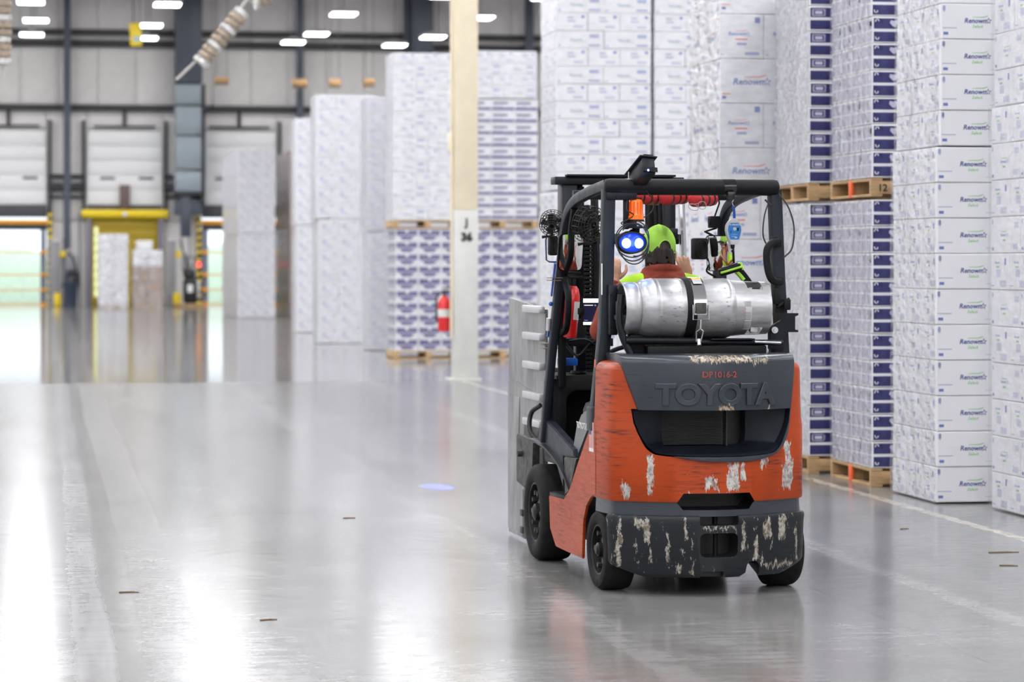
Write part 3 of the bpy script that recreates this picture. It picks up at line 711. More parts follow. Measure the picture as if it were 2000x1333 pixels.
def pallet(label, X0, Y0, W, D, z0, tint=0, red=False, mark=None, group=None, front=False):
    t = thing('wooden_pallet', label, 'pallet', (X0, Y0, z0), 0, group or 'wooden pallets'); n = 7
    if front:
        for k in range(n): y = (D - .09) * k / (n - 1); obj('deck_board', B().box((0, y, .115), (W, y + .09, .135), .003), M_wood[1], t)
        for x in (0, W / 2 - .05, W - .1): obj('stringer', B().box((x, 0, .02), (x + .1, D, .115), .003), M_wood[1], t)
        for y in (0, D / 2, D - .09): obj('bottom_board', B().box((0, y, 0), (W, y + .09, .02), .003), M_wood[1], t)
        return t
    for k in range(n):
        x = (W - .09) * k / (n - 1); obj('deck_board', B().box((x, 0, .115), (x + .09, D, .135), .003), M_wood[k % 2], t)
    for k, y in enumerate((0, D / 2 - .02, D - .04)):
        obj('stringer', B().box((.0, y, .02), (W, y + .04, .115), .003), M_wood[k % 2], t)
        if red and k == 1: obj('painted_end', B().box((-.003, y - .02, .0), (.02, y + .06, .13), .002), M_redpal, t)
    for k, x in enumerate((0, W / 2 - .045, W - .09)): obj('bottom_board', B().box((x, 0, 0), (x + .09, D, .02), .003), M_wood[k % 2], t)
    if mark: obj('stencil', B().text(mark, .075, TM(.09, -.002, .04), 0, bold=.002), M_black, t)
    return t
M_wood = [mat('pallet_pine', (.52, .33, .16), .7, var=.35, vscale=5, stretch=(1, 1, 9), bmp=.2), mat('pallet_pine_light', (.62, .42, .22), .7, var=.3, vscale=5, stretch=(9, 1, 1), bmp=.2)]
M_redpal = mat('orange_red_paint', (.75, .12, .03), .6)
PH = .137
# nearest stack on the right edge
_, z = unit_load('white carton stack at the right edge, nearest to the camera, lower load', 6.30, 16.76, 1.14, 1.14, .01, 'select2', 11, alt=True, flm=(.08, 1.2, 6, .6, .09), sides='FL', cell=.05, amp=.009, seed=1)
unit_load('white carton stack at the right edge, nearest to the camera, upper load', 6.33, 16.78, 1.14, 1.14, z + .008, 'select2', 5, alt=True, flm=(.08, 1.2, 6, .6, .09), sides='FL', cell=.05, amp=.009, seed=2)
# stack with the large logos
_, z = unit_load('lower load of white cartons with large navy and green logos, second from the right edge', 6.05, 18.30, 1.14, 1.0, .01, 'select', 10, flm=(.08, 1.3, 8, .8, .09), sides='L', cell=.04, amp=.010, seed=3)
unit_load('upper load of white cartons with large navy and green logos, second from the right edge', 6.08, 18.30, 1.14, 1.0, z + .008, 'select', 6, flm=(.08, 1.3, 8, .8, .09), sides='L', cell=.04, amp=.012, seed=4)
# navy tissue packs on pallets with a red painted end
pallet('wooden pallet with red painted middle block on the floor, under pale tissue packs', 6.03, 19.77, 1.2, 1.07, 0, red=True)
_, z = unit_load('lower load of film wrapped tissue packs with navy ends and pale sides beside logo cartons', 6.04, 19.78, 1.2, 1.06, PH, 'pack', 10, flm=(.14, 1.3, 9, .8, .09), sides='L', cell=.04, amp=.007, seed=5)
pallet('raised wooden pallet with orange middle block and stencilled 12 between tissue pack loads', 6.03, 19.77, 1.2, 1.07, z + .02, red=True, mark='12')
_, z = unit_load('upper load of film wrapped tissue packs with navy ends, on the stencilled pallet', 6.04, 19.78, 1.2, 1.06, z + PH + .022, 'pack', 8, flm=(.14, 1.3, 9, .8, .09), sides='L', cell=.04, amp=.007, seed=6)
pallet('wooden pallet on the floor just behind the forklift, right side', 5.93, 21.12, 1.2, 1.0, 0, red=True)
_, z = unit_load('lower load of solid navy ended packs right behind the forklift', 5.94, 21.13, 1.2, .98, PH, 'navyend', 10, flm=(.45, 1.3, 9, .9, .09), sides='L', cell=.05, amp=.012, seed=7)
pallet('raised wooden pallet directly above the forklift guard corner', 5.93, 21.12, 1.2, 1.0, z + .02)
unit_load('upper load of solid navy ended packs with white crinkled side above the forklift', 5.94, 21.13, 1.2, .98, z + PH + .022, 'navyend', 8, flm=(.45, 1.3, 9, .9, .09), sides='L', cell=.05, amp=.012, seed=8)
# red logo cartons
_, z = unit_load('lower load of large white cartons with red and blue logos behind the forklift cab', 5.48, 22.3, 1.14, 1.02, .01, 'red', 6, alt=True, flm=(.08, .5, 6, .3), sides='FL', cell=.06, amp=.010, seed=9)
unit_load('upper load of large white cartons with red and blue logos above the forklift', 5.50, 22.3, 1.14, 1.02, z + .02, 'red', 6, alt=True, flm=(.12, 1.3, 7, .9, .09), sides='FL', cell=.05, amp=.014, seed=10)
# far side of the gap
for X0, lb in ((5.88, 'left'), (7.06, 'right')):
    _, z = unit_load('lower load of white cartons seen through the forklift cab, %s column' % lb, X0, 31.9, 1.14, 1.0, .01, 'small', 12, alt=True, flm=(.08, .5, 5, .25), sides='FL', cell=.1, amp=.006, body=0)
    unit_load('tall upper load of white cartons right of the cream pillar above the cab, %s column' % lb, X0 + .02, 31.9, 1.14, 1.0, z + .02, 'small', 13, alt=True, flm=(.08, .6, 5, .3), sides='FL', cell=.1, amp=.006)
# two navy pallets on the cross aisle
pallet('wooden pallet on the floor right of the cream pillar', 7.26, 47.8, 1.26, 1.1, 0, front=True)
_, z = unit_load('lower load of purple blue tissue packs right of the cream pillar', 7.28, 47.82, 1.24, 1.1, PH, 'bow', 10, flm=(.10, .5, 5, .25), sides='FL', cell=.12, amp=.01)
pallet('raised wooden pallet right of the cream pillar', 7.26, 47.8, 1.26, 1.1, z + .02, front=True)
_, z = unit_load('load of tissue packs with narrow navy stripes right of the cream pillar', 7.28, 47.82, 1.24, 1.1, z + PH + .022, 'stripe', 10, flm=(.10, .5, 5, .25), sides='FL', cell=.12, amp=.01)
unit_load('white cartons on top of the navy striped packs right of the cream pillar', 7.30, 47.82, 1.2, 1.1, z + .02, 'small', 4, alt=True, flm=(.12, .6, 5, .3), sides='FL', cell=.12, amp=.015)
pallet('wooden pallet on the floor left of the cream pillar', 5.96, 47.7, 1.22, 1.1, 0, front=True)
_, z = unit_load('lower load of purple blue tissue packs left of the cream pillar', 5.99, 47.72, 1.2, 1.08, PH, 'bow', 10, flm=(.10, .5, 5, .25), sides='FL', cell=.12, amp=.01)
pallet('raised wooden pallet left of the cream pillar', 5.94, 47.7, 1.22, 1.1, z + .02, front=True)
unit_load('tall upper load of white cartons left of the cream pillar', 5.95, 47.72, 1.2, 1.08, z + PH + .022, 'small', 14, alt=True, flm=(.12, .6, 5, .3), sides='FL', cell=.12, amp=.02)
_, z = unit_load('grey lower load in the gap behind the white stack left of the cream pillar', 6.05, 52.3, 1.2, 1.1, .01, 'plain', 7, body=11, flm=(.2, .8, 4, .4), sides='FL', cell=.15, amp=.01)
unit_load('grey upper load in the gap behind the tall white stack left of the cream pillar', 6.02, 52.3, 1.2, 1.1, z + .02, 'plain', 8, body=11, flm=(.2, .8, 4, .4), sides='FL', cell=.15, amp=.01)
_, z = unit_load('lower load of the broad white carton stack standing free in mid aisle', 5.55, 57.0, 1.25, 1.2, .01, 'plain', 8, flm=(.10, .8, 4, .12, .08), sides='FL', cell=.15, amp=.008)
unit_load('upper load of the broad white carton stack standing free in mid aisle', 5.50, 57.0, 1.25, 1.2, z + .02, 'plain', 8, flm=(.12, .6, 4, .25), sides='FL', cell=.15, amp=.02)
_, z = unit_load('lower load of the narrow white stack behind the broad carton stack', 5.92, 66.3, 1.2, 1.2, .01, 'plain', 8, flm=(.10, .8, 4, .12, .08), sides='FL', cell=.15, amp=.008)
unit_load('upper load of the narrow white stack behind the broad carton stack', 5.90, 66.3, 1.2, 1.2, z + .02, 'plain', 8, flm=(.12, .6, 4, .25), sides='FL', cell=.15, amp=.02)
for k in range(4):
    wd_ = ('', ', second deep', ', third deep', ', fourth deep')[k]
    _, z = unit_load('lower brown carton load between two white stacks near the dock' + wd_, 7.4, 85.5 + k * 1.15, 1.2, 1.1, .01, 'plain', 8, body=14, flm=(.2, 1.0, 4, .12, .07), sides='FL', cell=.2, amp=.01)
    unit_load('upper dark wrapped brown carton load between two white stacks near the dock' + wd_, 7.4, 85.5 + k * 1.15, 1.2, 1.1, z + .02, 'plain', 8, body=14, flm=(.1, 1.0, 4, .3, .1), sides='FL', cell=.2, amp=.01)
for k in range(5):
    wd_ = ('front', 'second', 'third', 'fourth', 'last')[k]
    _, z = unit_load('lower white load of the leftmost row of stacks near the dock, %s pallet' % wd_, 5.75, 84.2 + k * 1.5, 1.12, 1.4, .01, 'plain', 8, body=0, flm=(.12, .7, 4, .12, .08), sides='FL', cell=.2, amp=.01)
    unit_load('upper white load of the leftmost row of stacks near the dock, %s pallet' % wd_, 5.75, 84.2 + k * 1.5, 1.12, 1.4, z + .02, 'plain', 8, body=0, flm=(.12, .6, 4, .2), sides='FL', cell=.2, amp=.01)
# two wrapped pallets standing in front of the yellow door, one low pallet beside
def wrapped(px0, px1, ytop, Y, lb, irregular):
    x0, _ = onY(px0, 600, Y); x1, zt = onY(px1, ytop, Y); W = x1 - x0
    t = thing('wrapped_pallet', lb, 'pallet load', (x0, Y, 0), 0, 'wrapped pallets before the yellow door'); z = .12; k = 0
    for i in range(3): obj('deck', B().box((.02, i * .5, 0), (W - .02, i * .5 + .1, .12), .01), M_wood[0], t)
    while z < zt - .1:
        h_ = .33 if not irregular else rnd.choice((.3, .36, .26)); h_ = min(h_, zt - z)
        n = 2 if (not irregular or z < zt * .75) else 1
        for i in range(n):
            wd = W / 2 if n == 2 else W * .55; xo = i * W / 2 if n == 2 else W * .12
            for j in range(2):
                bm_ = B().box((xo + .01, j * .5, z), (xo + wd - .01, j * .5 + .49, z + h_ - .006), .015)
                obj('carton', bm_, M_brownc if (irregular and z < zt * .55) else M_card, t)
        z += h_; k += 1
    obj('stretch_film', film_shell(W, 1.0, zt - .02 if not irregular else zt * .82, 'FLR', .03, .1, k * 3.3 + irregular), film(.55 if not irregular else .3, 1.0, 3.5, 1.0, .15), t, 70)
wrapped(192, 250, 457, 103.5, 'white film wrapped pallet standing left before the yellow dock door', 0)
wrapped(259, 318, 466, 103.6, 'wrapped pallet of brown and white cartons right before the yellow dock door', 1)
x0 = onY(340, 0, 105)[0]; x1 = onY(400, 0, 105)[0]
pallet('low wooden pallet on the floor beside the black pallet truck', x0, 105, x1 - x0, 1.0, 0.0)
# ================================================================== the forklift (local axes: x right, y forward, z up; origin under the steer axle)
FX, FY, FR = 3.282, 13.827, math.radians(12) - PSI
C12, S12 = math.cos(R(12)), math.sin(R(12))
def Rr(px, py, y):                       # picture point on the truck's plane y = const -> (x, z)
    t = (px - 1000) / F; x = (t * (14.18 + C12 * y) - .9385 + S12 * y) / (C12 - S12 * t)
    return x, H - (py - YH) * (14.18 + C12 * y + S12 * x) / F
def Ss(px, py, x):                       # on the plane x = const -> (y, z)
    t = (px - 1000) / F; y = (.9385 + C12 * x - t * (14.18 + S12 * x)) / (S12 + C12 * t)
    return y, H - (py - YH) * (14.18 + C12 * y + S12 * x) / F
FM = Matrix.Translation((FX, FY, 0)) @ Matrix.Rotation(FR, 4, 'Z')
def fthing(name, label, cat, b, group=None):
    """a thing that belongs at local point b of the truck; its meshes are given in truck coordinates"""
    p = FM @ Vector(b); t = thing(name, label, cat, p, FR, group); BASE[t.name] = tuple(b); return t
CH = [(-.33, .60, .014, .10), (.40, .60, .035, .045), (.395, .555, .028, .03), (.40, .70, .02, .05), (.075, .60, .03, .07), (.13, .62, .012, .05), (-.04, .56, .03, .03), (.25, .665, .02, .02), (-.44, .52, .02, .03), (-.14, .50, .012, .02)]
M_or = worn('orange_enamel', (.40, .048, .004), (.045, .018, .014), (.55, .53, .50), CH, .42, .9, base_noise=.70, coat=.08)
M_dg = worn('slate_enamel', (.026, .033, .045), (.02, .02, .022), (.50, .40, .28), [(-.04, 1.185, .10, .012), (.10, 1.18, .06, .012), (.19, 1.17, .08, .006), (.04, .94, .04, .01), (.27, .94, .008, .012)], .32, .4, base_noise=.78, coat=.5)
M_bp = worn('battered_bumper', (.013, .016, .020), (.006, .006, .007), (.42, .39, .35),
            [(-.37, .36, .030, .022), (-.345, .31, .014, .05), (-.33, .20, .008, .03), (.36, .33, .020, .06), (.27, .33, .022, .04), (-.17, .34, .006, .06), (.20, .23, .008, .05), (.34, .145, .09, .008), (.13, .30, .008, .07), (-.47, .26, .008, .12), (-.25, .25, .004, .08), (.45, .24, .006, .08), (0, .345, .09, .006), (-.20, .155, .01, .02)], .42, .6, base_noise=.625, chip2=(.16, .13, .09), coat=.05)
M_blk = mat('black_plastic', (.005, .0055, .0065), .5, var=.2, spec=.22)
M_blk2 = mat('black_paint', (.006, .007, .011), .38, spec=.28)
M_guard = mat('guard_paint', (.017, .022, .031), .42, var=.25, vscale=10, spec=.32)
M_slate = mat('slate_plastic', (.017, .022, .032), .42, var=.15, spec=.35)
M_rub = mat('tyre_rubber', (.012, .0115, .0115), .75, var=.3, vscale=20, bmp=.2, spec=.25)
M_rim = mat('sooty_rim', (.018, .017, .017), .4, .3, var=.3, spec=.35)
M_alu = mat('worn_aluminium', (.42, .42, .42), .38, .75, var=.35, vscale=7, stretch=(1, 1, .4), bmp=.1)
M_rib = mat('rib_aluminium', (.68, .68, .70), .35, .5, var=.1)
M_dirt = mat('greasy_steel', (.10, .095, .09), .5, .6, var=.6, vscale=22, bmp=.5)
M_chrome = mat('chrome', (.7, .7, .72), .15, 1)
M_tank = mat('scuffed_tank_aluminium', (.50, .50, .51), .34, .75, var=.28, vscale=14, stretch=(.5, 2, 2), bmp=.15)
M_tankd = mat('tank_scuff', (.30, .30, .30), .5, .4, var=.4, vscale=30)
M_grill = mat('grille_and_recess_black', (.010, .010, .011), .4)  # grille colour, also laid on cut faces as painted shade
M_redpad = mat('red_foam', (.62, .03, .035), .6)
M_blue = mat('blue_plastic', (.01, .09, .45), .35)
M_lime = mat('lime_cloth', (.42, .80, .08), .75, bmp=.2, bscale=200)
M_wire = mat('black_cable', (.01, .01, .011), .45)

fl = thing('forklift', 'worn orange and dark grey forklift seen from behind in the aisle, carrying its driver', 'forklift', (FX, FY, 0), FR)
P0 = [(-.53, .03), (-.527, -.04), (-.52, -.12), (-.512, -.18), (-.505, -.215), (-.492, -.242), (-.47, -.262), (-.44, -.281), (-.40, -.306), (-.36, -.330), (-.31, -.357), (-.25, -.385), (-.19, -.408), (-.12, -.430), (-.06, -.442), (0, -.447)]
PATH = P0 + [(-x, y) for x, y in P0[-2::-1]]
def yrear(x):
    x = -abs(x)
    for (a, ya), (b_, yb) in zip(P0, P0[1:]):
        if a <= x <= b_ and b_ > a: return ya + (yb - ya) * (x - a) / (b_ - a)
    return .03
def offs(d):
    V = [Vector(p) for p in PATH]; out = []
    for i, p in enumerate(V):
        t = (V[min(i + 1, len(V) - 1)] - V[max(i - 1, 0)]).normalized(); out.append(p + Vector((t.y, -t.x)) * d)   # d > 0 moves outwards
    return out
def solid(rows, zf=None, yfront=None):
    """rows: (z, outward offset). closed body behind the plan curve"""
    b = B(); n = len(PATH); vs_ = []
    for z, d in rows:
        for p in offs(d): vs_.append((p.x, p.y, z + (zf(p.x, z) if zf else 0)))
    if yfront is not None:
        vs_ = [(x, yfront if i % n in (0, n - 1) else y, z) for i, (x, y, z) in enumerate(vs_)]
    fs = [(r * n + i, r * n + (i + 1) % n, (r + 1) * n + (i + 1) % n, (r + 1) * n + i) for r in range(len(rows) - 1) for i in range(n)]
    fs += [tuple(range(n))[::-1], tuple(range((len(rows) - 1) * n, len(rows) * n))]
    return b.add(vs_, fs)
def rnd_rows(z0, z1, d0, rb, rt, n=5):
    rows = [(z0 + rb * (1 - math.cos(a)), d0 - rb * (1 - math.sin(a))) for a in [math.pi / 2 * k / n for k in range(n + 1)]] if rb else [(z0, d0)]
    rows += [(z1 - rt + rt * math.sin(a), d0 - rt * (1 - math.cos(a))) for a in [math.pi / 2 * k / n for k in range(n + 1)]] if rt else [(z1, d0)]
    return rows
def loft_cut(lo, hi, ylo, yhi):
    n = len(lo); b = B(); b.add([(x, ylo, z) for x, z in lo] + [(x, yhi, z) for x, z in hi], [tuple(range(n)), tuple(reversed(range(n, 2 * n)))] + [(i, i + n, (i + 1) % n + n, (i + 1) % n) for i in range(n)])
    return b
def fine(pts, k=5): return [(p.y, p.z) for p in catmull([(0, a, c) for a, c in pts], k)]
def intake(g, n=6):
    lo = [(-.405 - g, .925 + g)] + [(-.395 - g, .86), (-.372 - g, .80), (-.33 - g, .735 - g), (-.26, .708 - g), (0, .700 - g), (.26, .708 - g), (.33 + g, .735 - g), (.372 + g, .80), (.395 + g, .86), (.405 + g, .925 + g)]
    hi = [(-.22 - g, .925 + g)] + [(-.22 - g, .86), (-.22 - g, .80), (-.21 - g, .745 - g), (-.17, .735 - g), (0, .735 - g), (.17, .735 - g), (.21 + g, .745 - g), (.22 + g, .80), (.22 + g, .86), (.22 + g, .925 + g)]
    return [lo[0]] + fine(lo[1:-1]) + [lo[-1]], [hi[0]] + fine(hi[1:-1]) + [hi[-1]]
slot = [(-.205, .470), (-.175, .516), (.165, .516), (.195, .470), (.165, .432), (-.175, .432)]
slotc = B().prism(slot, 'xz', -.6, -.2)
def ring_loft(rings):
    n = len(rings[0]); b = B(); fs = [tuple(range(n)), tuple(reversed(range((len(rings) - 1) * n, len(rings) * n)))]
    fs += [(k * n + i, (k + 1) * n + i, (k + 1) * n + (i + 1) % n, k * n + (i + 1) % n) for k in range(len(rings) - 1) for i in range(n)]
    return b.add([v for r in rings for v in r], fs)
def intake_cut(g):
    lo, hi = intake(g); return ring_loft([[(x, -.62, z) for x, z in lo], [(x, -.245, z) for x, z in lo], [(x, -.15, z) for x, z in hi], [(x, .0, z) for x, z in hi]])
rows = [(.470, -.006), (.478, 0), (.70, 0), (.84, 0), (.875, -.006), (1.0, -.010)] + [(1.165 - .05 + .05 * math.sin(a), -.012 - .05 * (1 - math.cos(a))) for a in [math.pi / 2 * k / 6 for k in range(7)]]
def arch(): return [B().prism([(.214 * math.cos(2 * math.pi * k / 40), .203 + .214 * math.sin(2 * math.pi * k / 40)) for k in range(40)], 'yz', min(s_ * .31, s_ * .60), max(s_ * .31, s_ * .60)) for s_ in (-1, 1)]
obj('counterweight', carve(solid(rows), [intake_cut(.008), slotc], [M_or, M_grill]), None, fl)  # slot walls coloured black to stand for the shade inside
# dark cover with the intake, cut out of an outset body
shield = [Rr(px, py, -.30) for px, py in ((1206, 620), (1212, 690), (1217, 715), (1226, 745), (1244, 802), (1251, 835), (1262, 860), (1281, 880), (1308, 890), (1345, 896), (1400, 899), (1455, 897), (1492, 890), (1515, 879), (1530, 860), (1538, 838), (1543, 802), (1550, 745), (1552, 715), (1552, 620))]
shield = [shield[0]] + fine(shield[1:-1], 4) + [shield[-1]]
body = solid([(.60, .014), (.9, .012)] + [(1.205 - .045 + .045 * math.sin(a), .008 - .045 * (1 - math.cos(a))) for a in [math.pi / 2 * k / 6 for k in range(7)]], yfront=.02)
pr = B().prism(shield, 'xz', -.8, .4)
me = pr.mesh('cut', M_dg); oc = bpy.data.objects.new('cut', me); COL.objects.link(oc)
me2 = intake_cut(.004).mesh('cut', M_dg); oc2 = bpy.data.objects.new('cut', me2); COL.objects.link(oc2)
cover = obj('rear_cover', evaluated(body, [('BOOLEAN', dict(operation='INTERSECT', object=oc, solver='EXACT')), ('BOOLEAN', dict(operation='DIFFERENCE', object=oc2, solver='EXACT')), ('BEVEL', dict(width=.008, segments=3, limit_method='ANGLE', angle_limit=R(45)))], [M_dg], 40), None, fl)
bpy.data.objects.remove(oc); bpy.data.objects.remove(oc2)
lo, hi = intake(0.0); n = len(lo); b = B()
L2 = [(x, yrear(x) - .006, z) for x, z in lo]; L3 = [(x, -.25, z) for x, z in lo]; Hh = [(x, -.155, z) for x, z in hi]; Hb = [(x, -.03, z) for x, z in hi]
b.add(L2 + L3 + Hh + Hb, [(k * n + i, k * n + (i + 1) % n, (k + 1) * n + (i + 1) % n, (k + 1) * n + i) for k in range(3) for i in range(n)])
obj('intake_surround', b, M_slate, fl, 50)
b = B().box((-.23, -.06, .72), (.23, -.04, .94))
b.mat(1)
for k in range(24): b.box((-.215, -.135, .742 + k * .0078), (.12, -.115, .7445 + k * .0078))
b.box((.118, -.16, .735), (.124, -.10, .925))
obj('radiator_grille', b, [M_grill, mat('grille_fin', (.05, .05, .052), .4)], fl)
def wrap_text(s, size, zc, depth, bold, sx, off, mats, name, parent, xc=0, bev=0.0):
    b = B().text(s, size, Matrix.Identity(4), depth, bold=bold, sx=sx, bev=bev, res=8 if bev else 2)
    zs = [v[1] for v in b.v]; zm = (min(zs) + max(zs)) / 2; xm = (min(v[0] for v in b.v) + max(v[0] for v in b.v)) / 2
    b.v = [(v[0] - xm + xc, yrear(v[0] - xm + xc) - off - v[2], v[1] - zm + zc) for v in b.v]
    return obj(name, b, mats, parent, 30)
wrap_text('TOYOTA', .142, 1.008, .006, .0035, 1.04, .0125, M_dg, 'embossed_lettering', cover, bev=.0045)
o = wrap_text('DP1016-2', .042, 1.108, .0006, .001, 1.05, .0135, mat('red_stencil', (.42, .05, .02), .6, var=.8, vscale=50, col2=(.06, .06, .07)), 'stencilled_number', cover, -.0)
obj('middle_band', carve(solid([(.400, -.012), (.474, -.016)]), [slotc], [M_dg, M_grill]), None, fl)  # same painted shade on the slot walls of the band
zf = lambda x, z: (.050 * max(0, min(1, (abs(x) - .36) / .13)) if z < .13 else 0)
bcut = [B().prism(rrect(-.098, .198, .098, .318, .028), 'xz', -.6, -.27), B().prism(rrect(-.10, .356, .10, .46, .012), 'xz', -.6, -.36),
        B().prism([(.115, .0), (.115, .10), (.14, .115), (.15, .155), (.165, .172), (.205, .172), (.222, .15), (.222, .0)], 'xz', -.6, -.1), B().prism([(-.10, .05), (-.09, .128), (.02, .128), (.03, .05)], 'xz', -.6, -.39)]
PATH_FULL = PATH; PATH = [(-.5085, -.197)] + [q for q in PATH if q[1] < -.20] + [(.5085, -.197)]
obj('lower_bumper', carve(solid([(.095, -.022), (.102, -.010), (.118, 0), (.36, .008), (.385, .012), (.400, .006), (.404, -.008)], zf), bcut, [M_bp, M_grill]), None, fl)  # hole walls painted black in place of shade
PATH = PATH_FULL
obj('tow_pin', B().cyl((0, -.37, .10), (0, -.37, .40), .012, n=12).box((-.022, -.36, .385), (.022, -.34, .40), .004), M_blk, fl)
wrap_text('CDE', .032, .395, .0008, .001, 1.2, -.085, M_rim, 'cast_mark', fl, -.01) if False else None
# ---- chassis sides
side = [(1072, 968), (1101, 974), (1112, 955), (1128, 905), (1151, 838), (1163, 836), (1163, 966), (1154, 973), (1145, 990), (1139, 1020), (1137, 1092), (1110, 1080), (1085, 1068), (1074, 1032)]
sp = [Ss(px, py, -.53) for px, py in side]
for s_ in (-1, 1):
    obj('chassis_side', B().prism(sp, 'yz', s_ * .53, s_ * .515, .004), M_or, fl)
    st = B().prism([Ss(px, py, -.52) for px, py in ((1100, 893), (1124, 896), (1112, 955), (1101, 970))], 'yz', s_ * .515, s_ * .47, .004)
    obj('step_box', st, M_dirt, fl)
    y0, z0 = Ss(1073, 966, -.53); y1, _ = Ss(1102, 972, -.53)
    obj('step_plate', B().box((s_ * .53, y1, z0 - .004), (s_ * .38, y0, z0 + .014), .004).box((s_ * .52, y1 + .01, z0 + .014), (s_ * .40, y0 - .02, z0 + .018)), M_blk, fl)
    fen = [Ss(px, py, -.52) for px, py in ((1036, 858), (1048, 864), (1066, 876), (1085, 898), (1101, 926), (1114, 962))]
    obj('front_fender', B().bar([(s_ * .44, y, z) for y, z in catmull([(0, a, b_) for a, b_ in fen], 4) and [(p.y, p.z) for p in catmull([(0, a, b_) for a, b_ in fen], 4)]], .012, .18, up=(0, .3, 1), rad=.3), M_blk2, fl)
    cw = [Ss(px, py, -.50) for px, py in ((1060, 812), (1068, 822), (1086, 842), (1104, 862), (1119, 878), (1121, 893), (1100, 893), (1100, 955), (1085, 902), (1062, 876), (1048, 866))]
    obj('floor_side_panel', B().prism(cw, 'yz', s_ * .50, s_ * .45, .006), M_slate, fl)
    ds = [Ss(px, py, -.47) for px, py in ((1119, 892), (1121, 868), (1127, 832), (1137, 806), (1150, 798), (1172, 796), (1172, 850), (1150, 842), (1128, 900))]
    hs = obj('hood_side', B().prism(ds, 'yz', s_ * .475, s_ * .40, .012), mat('grey_hood_plastic', (.15, .155, .165), .35) if s_ < 0 else bpy.data.materials['grey_hood_plastic'], fl)
    if s_ < 0:
        ty, tz = Ss(1133, 833, -.478)
        T = Matrix.Translation((-.4775, ty + .085, tz - .012)) @ Matrix.Rotation(R(-90), 4, 'Z') @ Matrix.Rotation(R(90), 4, 'X')
        obj('side_lettering', B().text('TOYOTA', .048, T, .001, align='LEFT', bold=.001, sx=1.2), M_label, hs)
        fy, fz = Ss(1155, 856, -.532); b = B()                      # flag sticker
        T = Matrix.Translation((-.5315, fy + .055, fz - .07)) @ Matrix.Rotation(R(-90), 4, 'Z') @ Matrix.Rotation(R(90), 4, 'X')
        q = lambda u0, v0, u1, v1, e, mi: b.mat(mi).add([T @ Vector((u * .10, v * .15, e)) for u, v in ((u0, v0), (u1, v0), (u1, v1), (u0, v1))], [(0, 1, 2, 3)])
        q(0, 0, 1, 1, 0, 0)
        for k in range(7): q(k / 7, .12, k / 7 + 1 / 14, .98, .0006, 1)
        q(0, .58, .54, .98, .001, 2)
        obj('flag_sticker', b, [M_label, M_red, M_navytx], fl)
obj('engine_hood', B().box((-.43, .10, .62), (.43, .72, .93), .05), M_blk, fl)
obj('chassis_frame', B().box((-.42, -.15, .18), (.42, 1.55, .44), .02).box((-.30, -.10, .15), (.30, .10, .25), .02), M_blk, fl)
obj('floor_plate', B().box((-.47, .70, .555), (.47, 1.42, .58), .004), M_blk, fl)
b = B()
for k in range(7): b.box((-.40, .78 + k * .05, .58), (.0, .80 + k * .05, .588), .002)
obj('floor_mat', b, M_rub, fl)
dash = [(1.20, .56), (1.18, .98), (1.22, 1.04), (1.42, 1.05), (1.46, 1.0), (1.46, .56)]
obj('dashboard', carve(B().prism(dash, 'yz', -.47, .47, .02), [B().prism(rrect(-.40, .62, .40, .96, .06), 'xz', 1.0, 1.40)], [M_blk, M_blk]), None, fl)
obj('dash_cup', B().lathe([(.045, 0), (.045, .012), (.03, .012), (.03, .001), (0, .001)], (-.30, 1.32, 1.05), n=18), M_grill, fl)
obj('steering_wheel', B().tube([(-.05 + .17 * math.cos(a), .98 + .155 * math.sin(a), 1.16 - .06 * math.sin(a)) for a in [2 * math.pi * k / 28 for k in range(28)]], .013, 8, True).tube([(-.05, .98, 1.16), (-.05, 1.2, .95)], .028, 10).tube([(-.2, .98, 1.16), (.1, .98, 1.16)], .012, 8), M_blk, fl)
obj('control_lever', B().tube([(.22, 1.15, 1.0), (.22, 1.10, 1.18)], .008, 8).sph((.22, 1.10, 1.19), .02, 10).tube([(.27, 1.15, 1.0), (.27, 1.10, 1.18)], .008, 8).sph((.27, 1.10, 1.19), .02, 10), M_blk, fl)
seat = obj('seat', B().box((-.24, .26, .93), (.24, .72, 1.03), .04, seg=3), M_blk, fl)
obj('seat_back', B().box((-.23, .20, 1.02), (.23, .31, 1.42), .05, M=Matrix.Rotation(R(0), 4, 'X'), seg=3), M_blk, fl)
# ---- wheels
def wheel(name, x0, x1, y, z, r, rr, nb, steer=0):
    s_ = -1 if x0 < 0 else 1; w_ = abs(x1 - x0); M = Matrix.Translation((x0, y, z)) @ Matrix.Rotation(steer, 4, 'Z')
    def lt(prof): 
        q = B().lathe([(a, -s_ * h) for a, h in prof], (0, 0, 0), (1, 0, 0), 44); q.v = [tuple(M @ Vector(v)) for v in q.v]; return q
    t_ = obj(name, lt([(rr, .012), (rr + .012, .003), (r * .80, -.002), (r * .93, .004), (r * .985, .02), (r, .04), (r, w_ - .03), (r * .97, w_ - .008), (rr, w_)]), M_rub, fl)
    obj('rim', lt([(rr, .012), (rr - .008, .014), (rr - .014, .05), (rr * .62, .06), (rr * .55, .045), (rr * .30, .045), (rr * .28, .012), (rr * .16, .0), (0, .0)]), M_rim, t_)
    b = B()
    for k in range(nb):
        a = 2 * math.pi * k / nb; p = Vector((-s_ * .052, rr * .66 * math.cos(a), rr * .66 * math.sin(a)))
        b.cyl(M @ p, M @ (p + Vector((s_ * .035, 0, 0))), .014, n=6)
    obj('wheel_nuts', b, M_dirt, t_); return t_
for s_ in (-1, 1):
    wheel('rear_wheel', s_ * .525, s_ * .36, 0, .203, .203, .128, 5, R(1.5))
    wheel('front_wheel', s_ * .535, s_ * .34, 1.44, .268, .268, .165, 10)
obj('steer_axle', B().box((-.36, -.05, .14), (.36, .05, .27), .02), M_blk, fl)
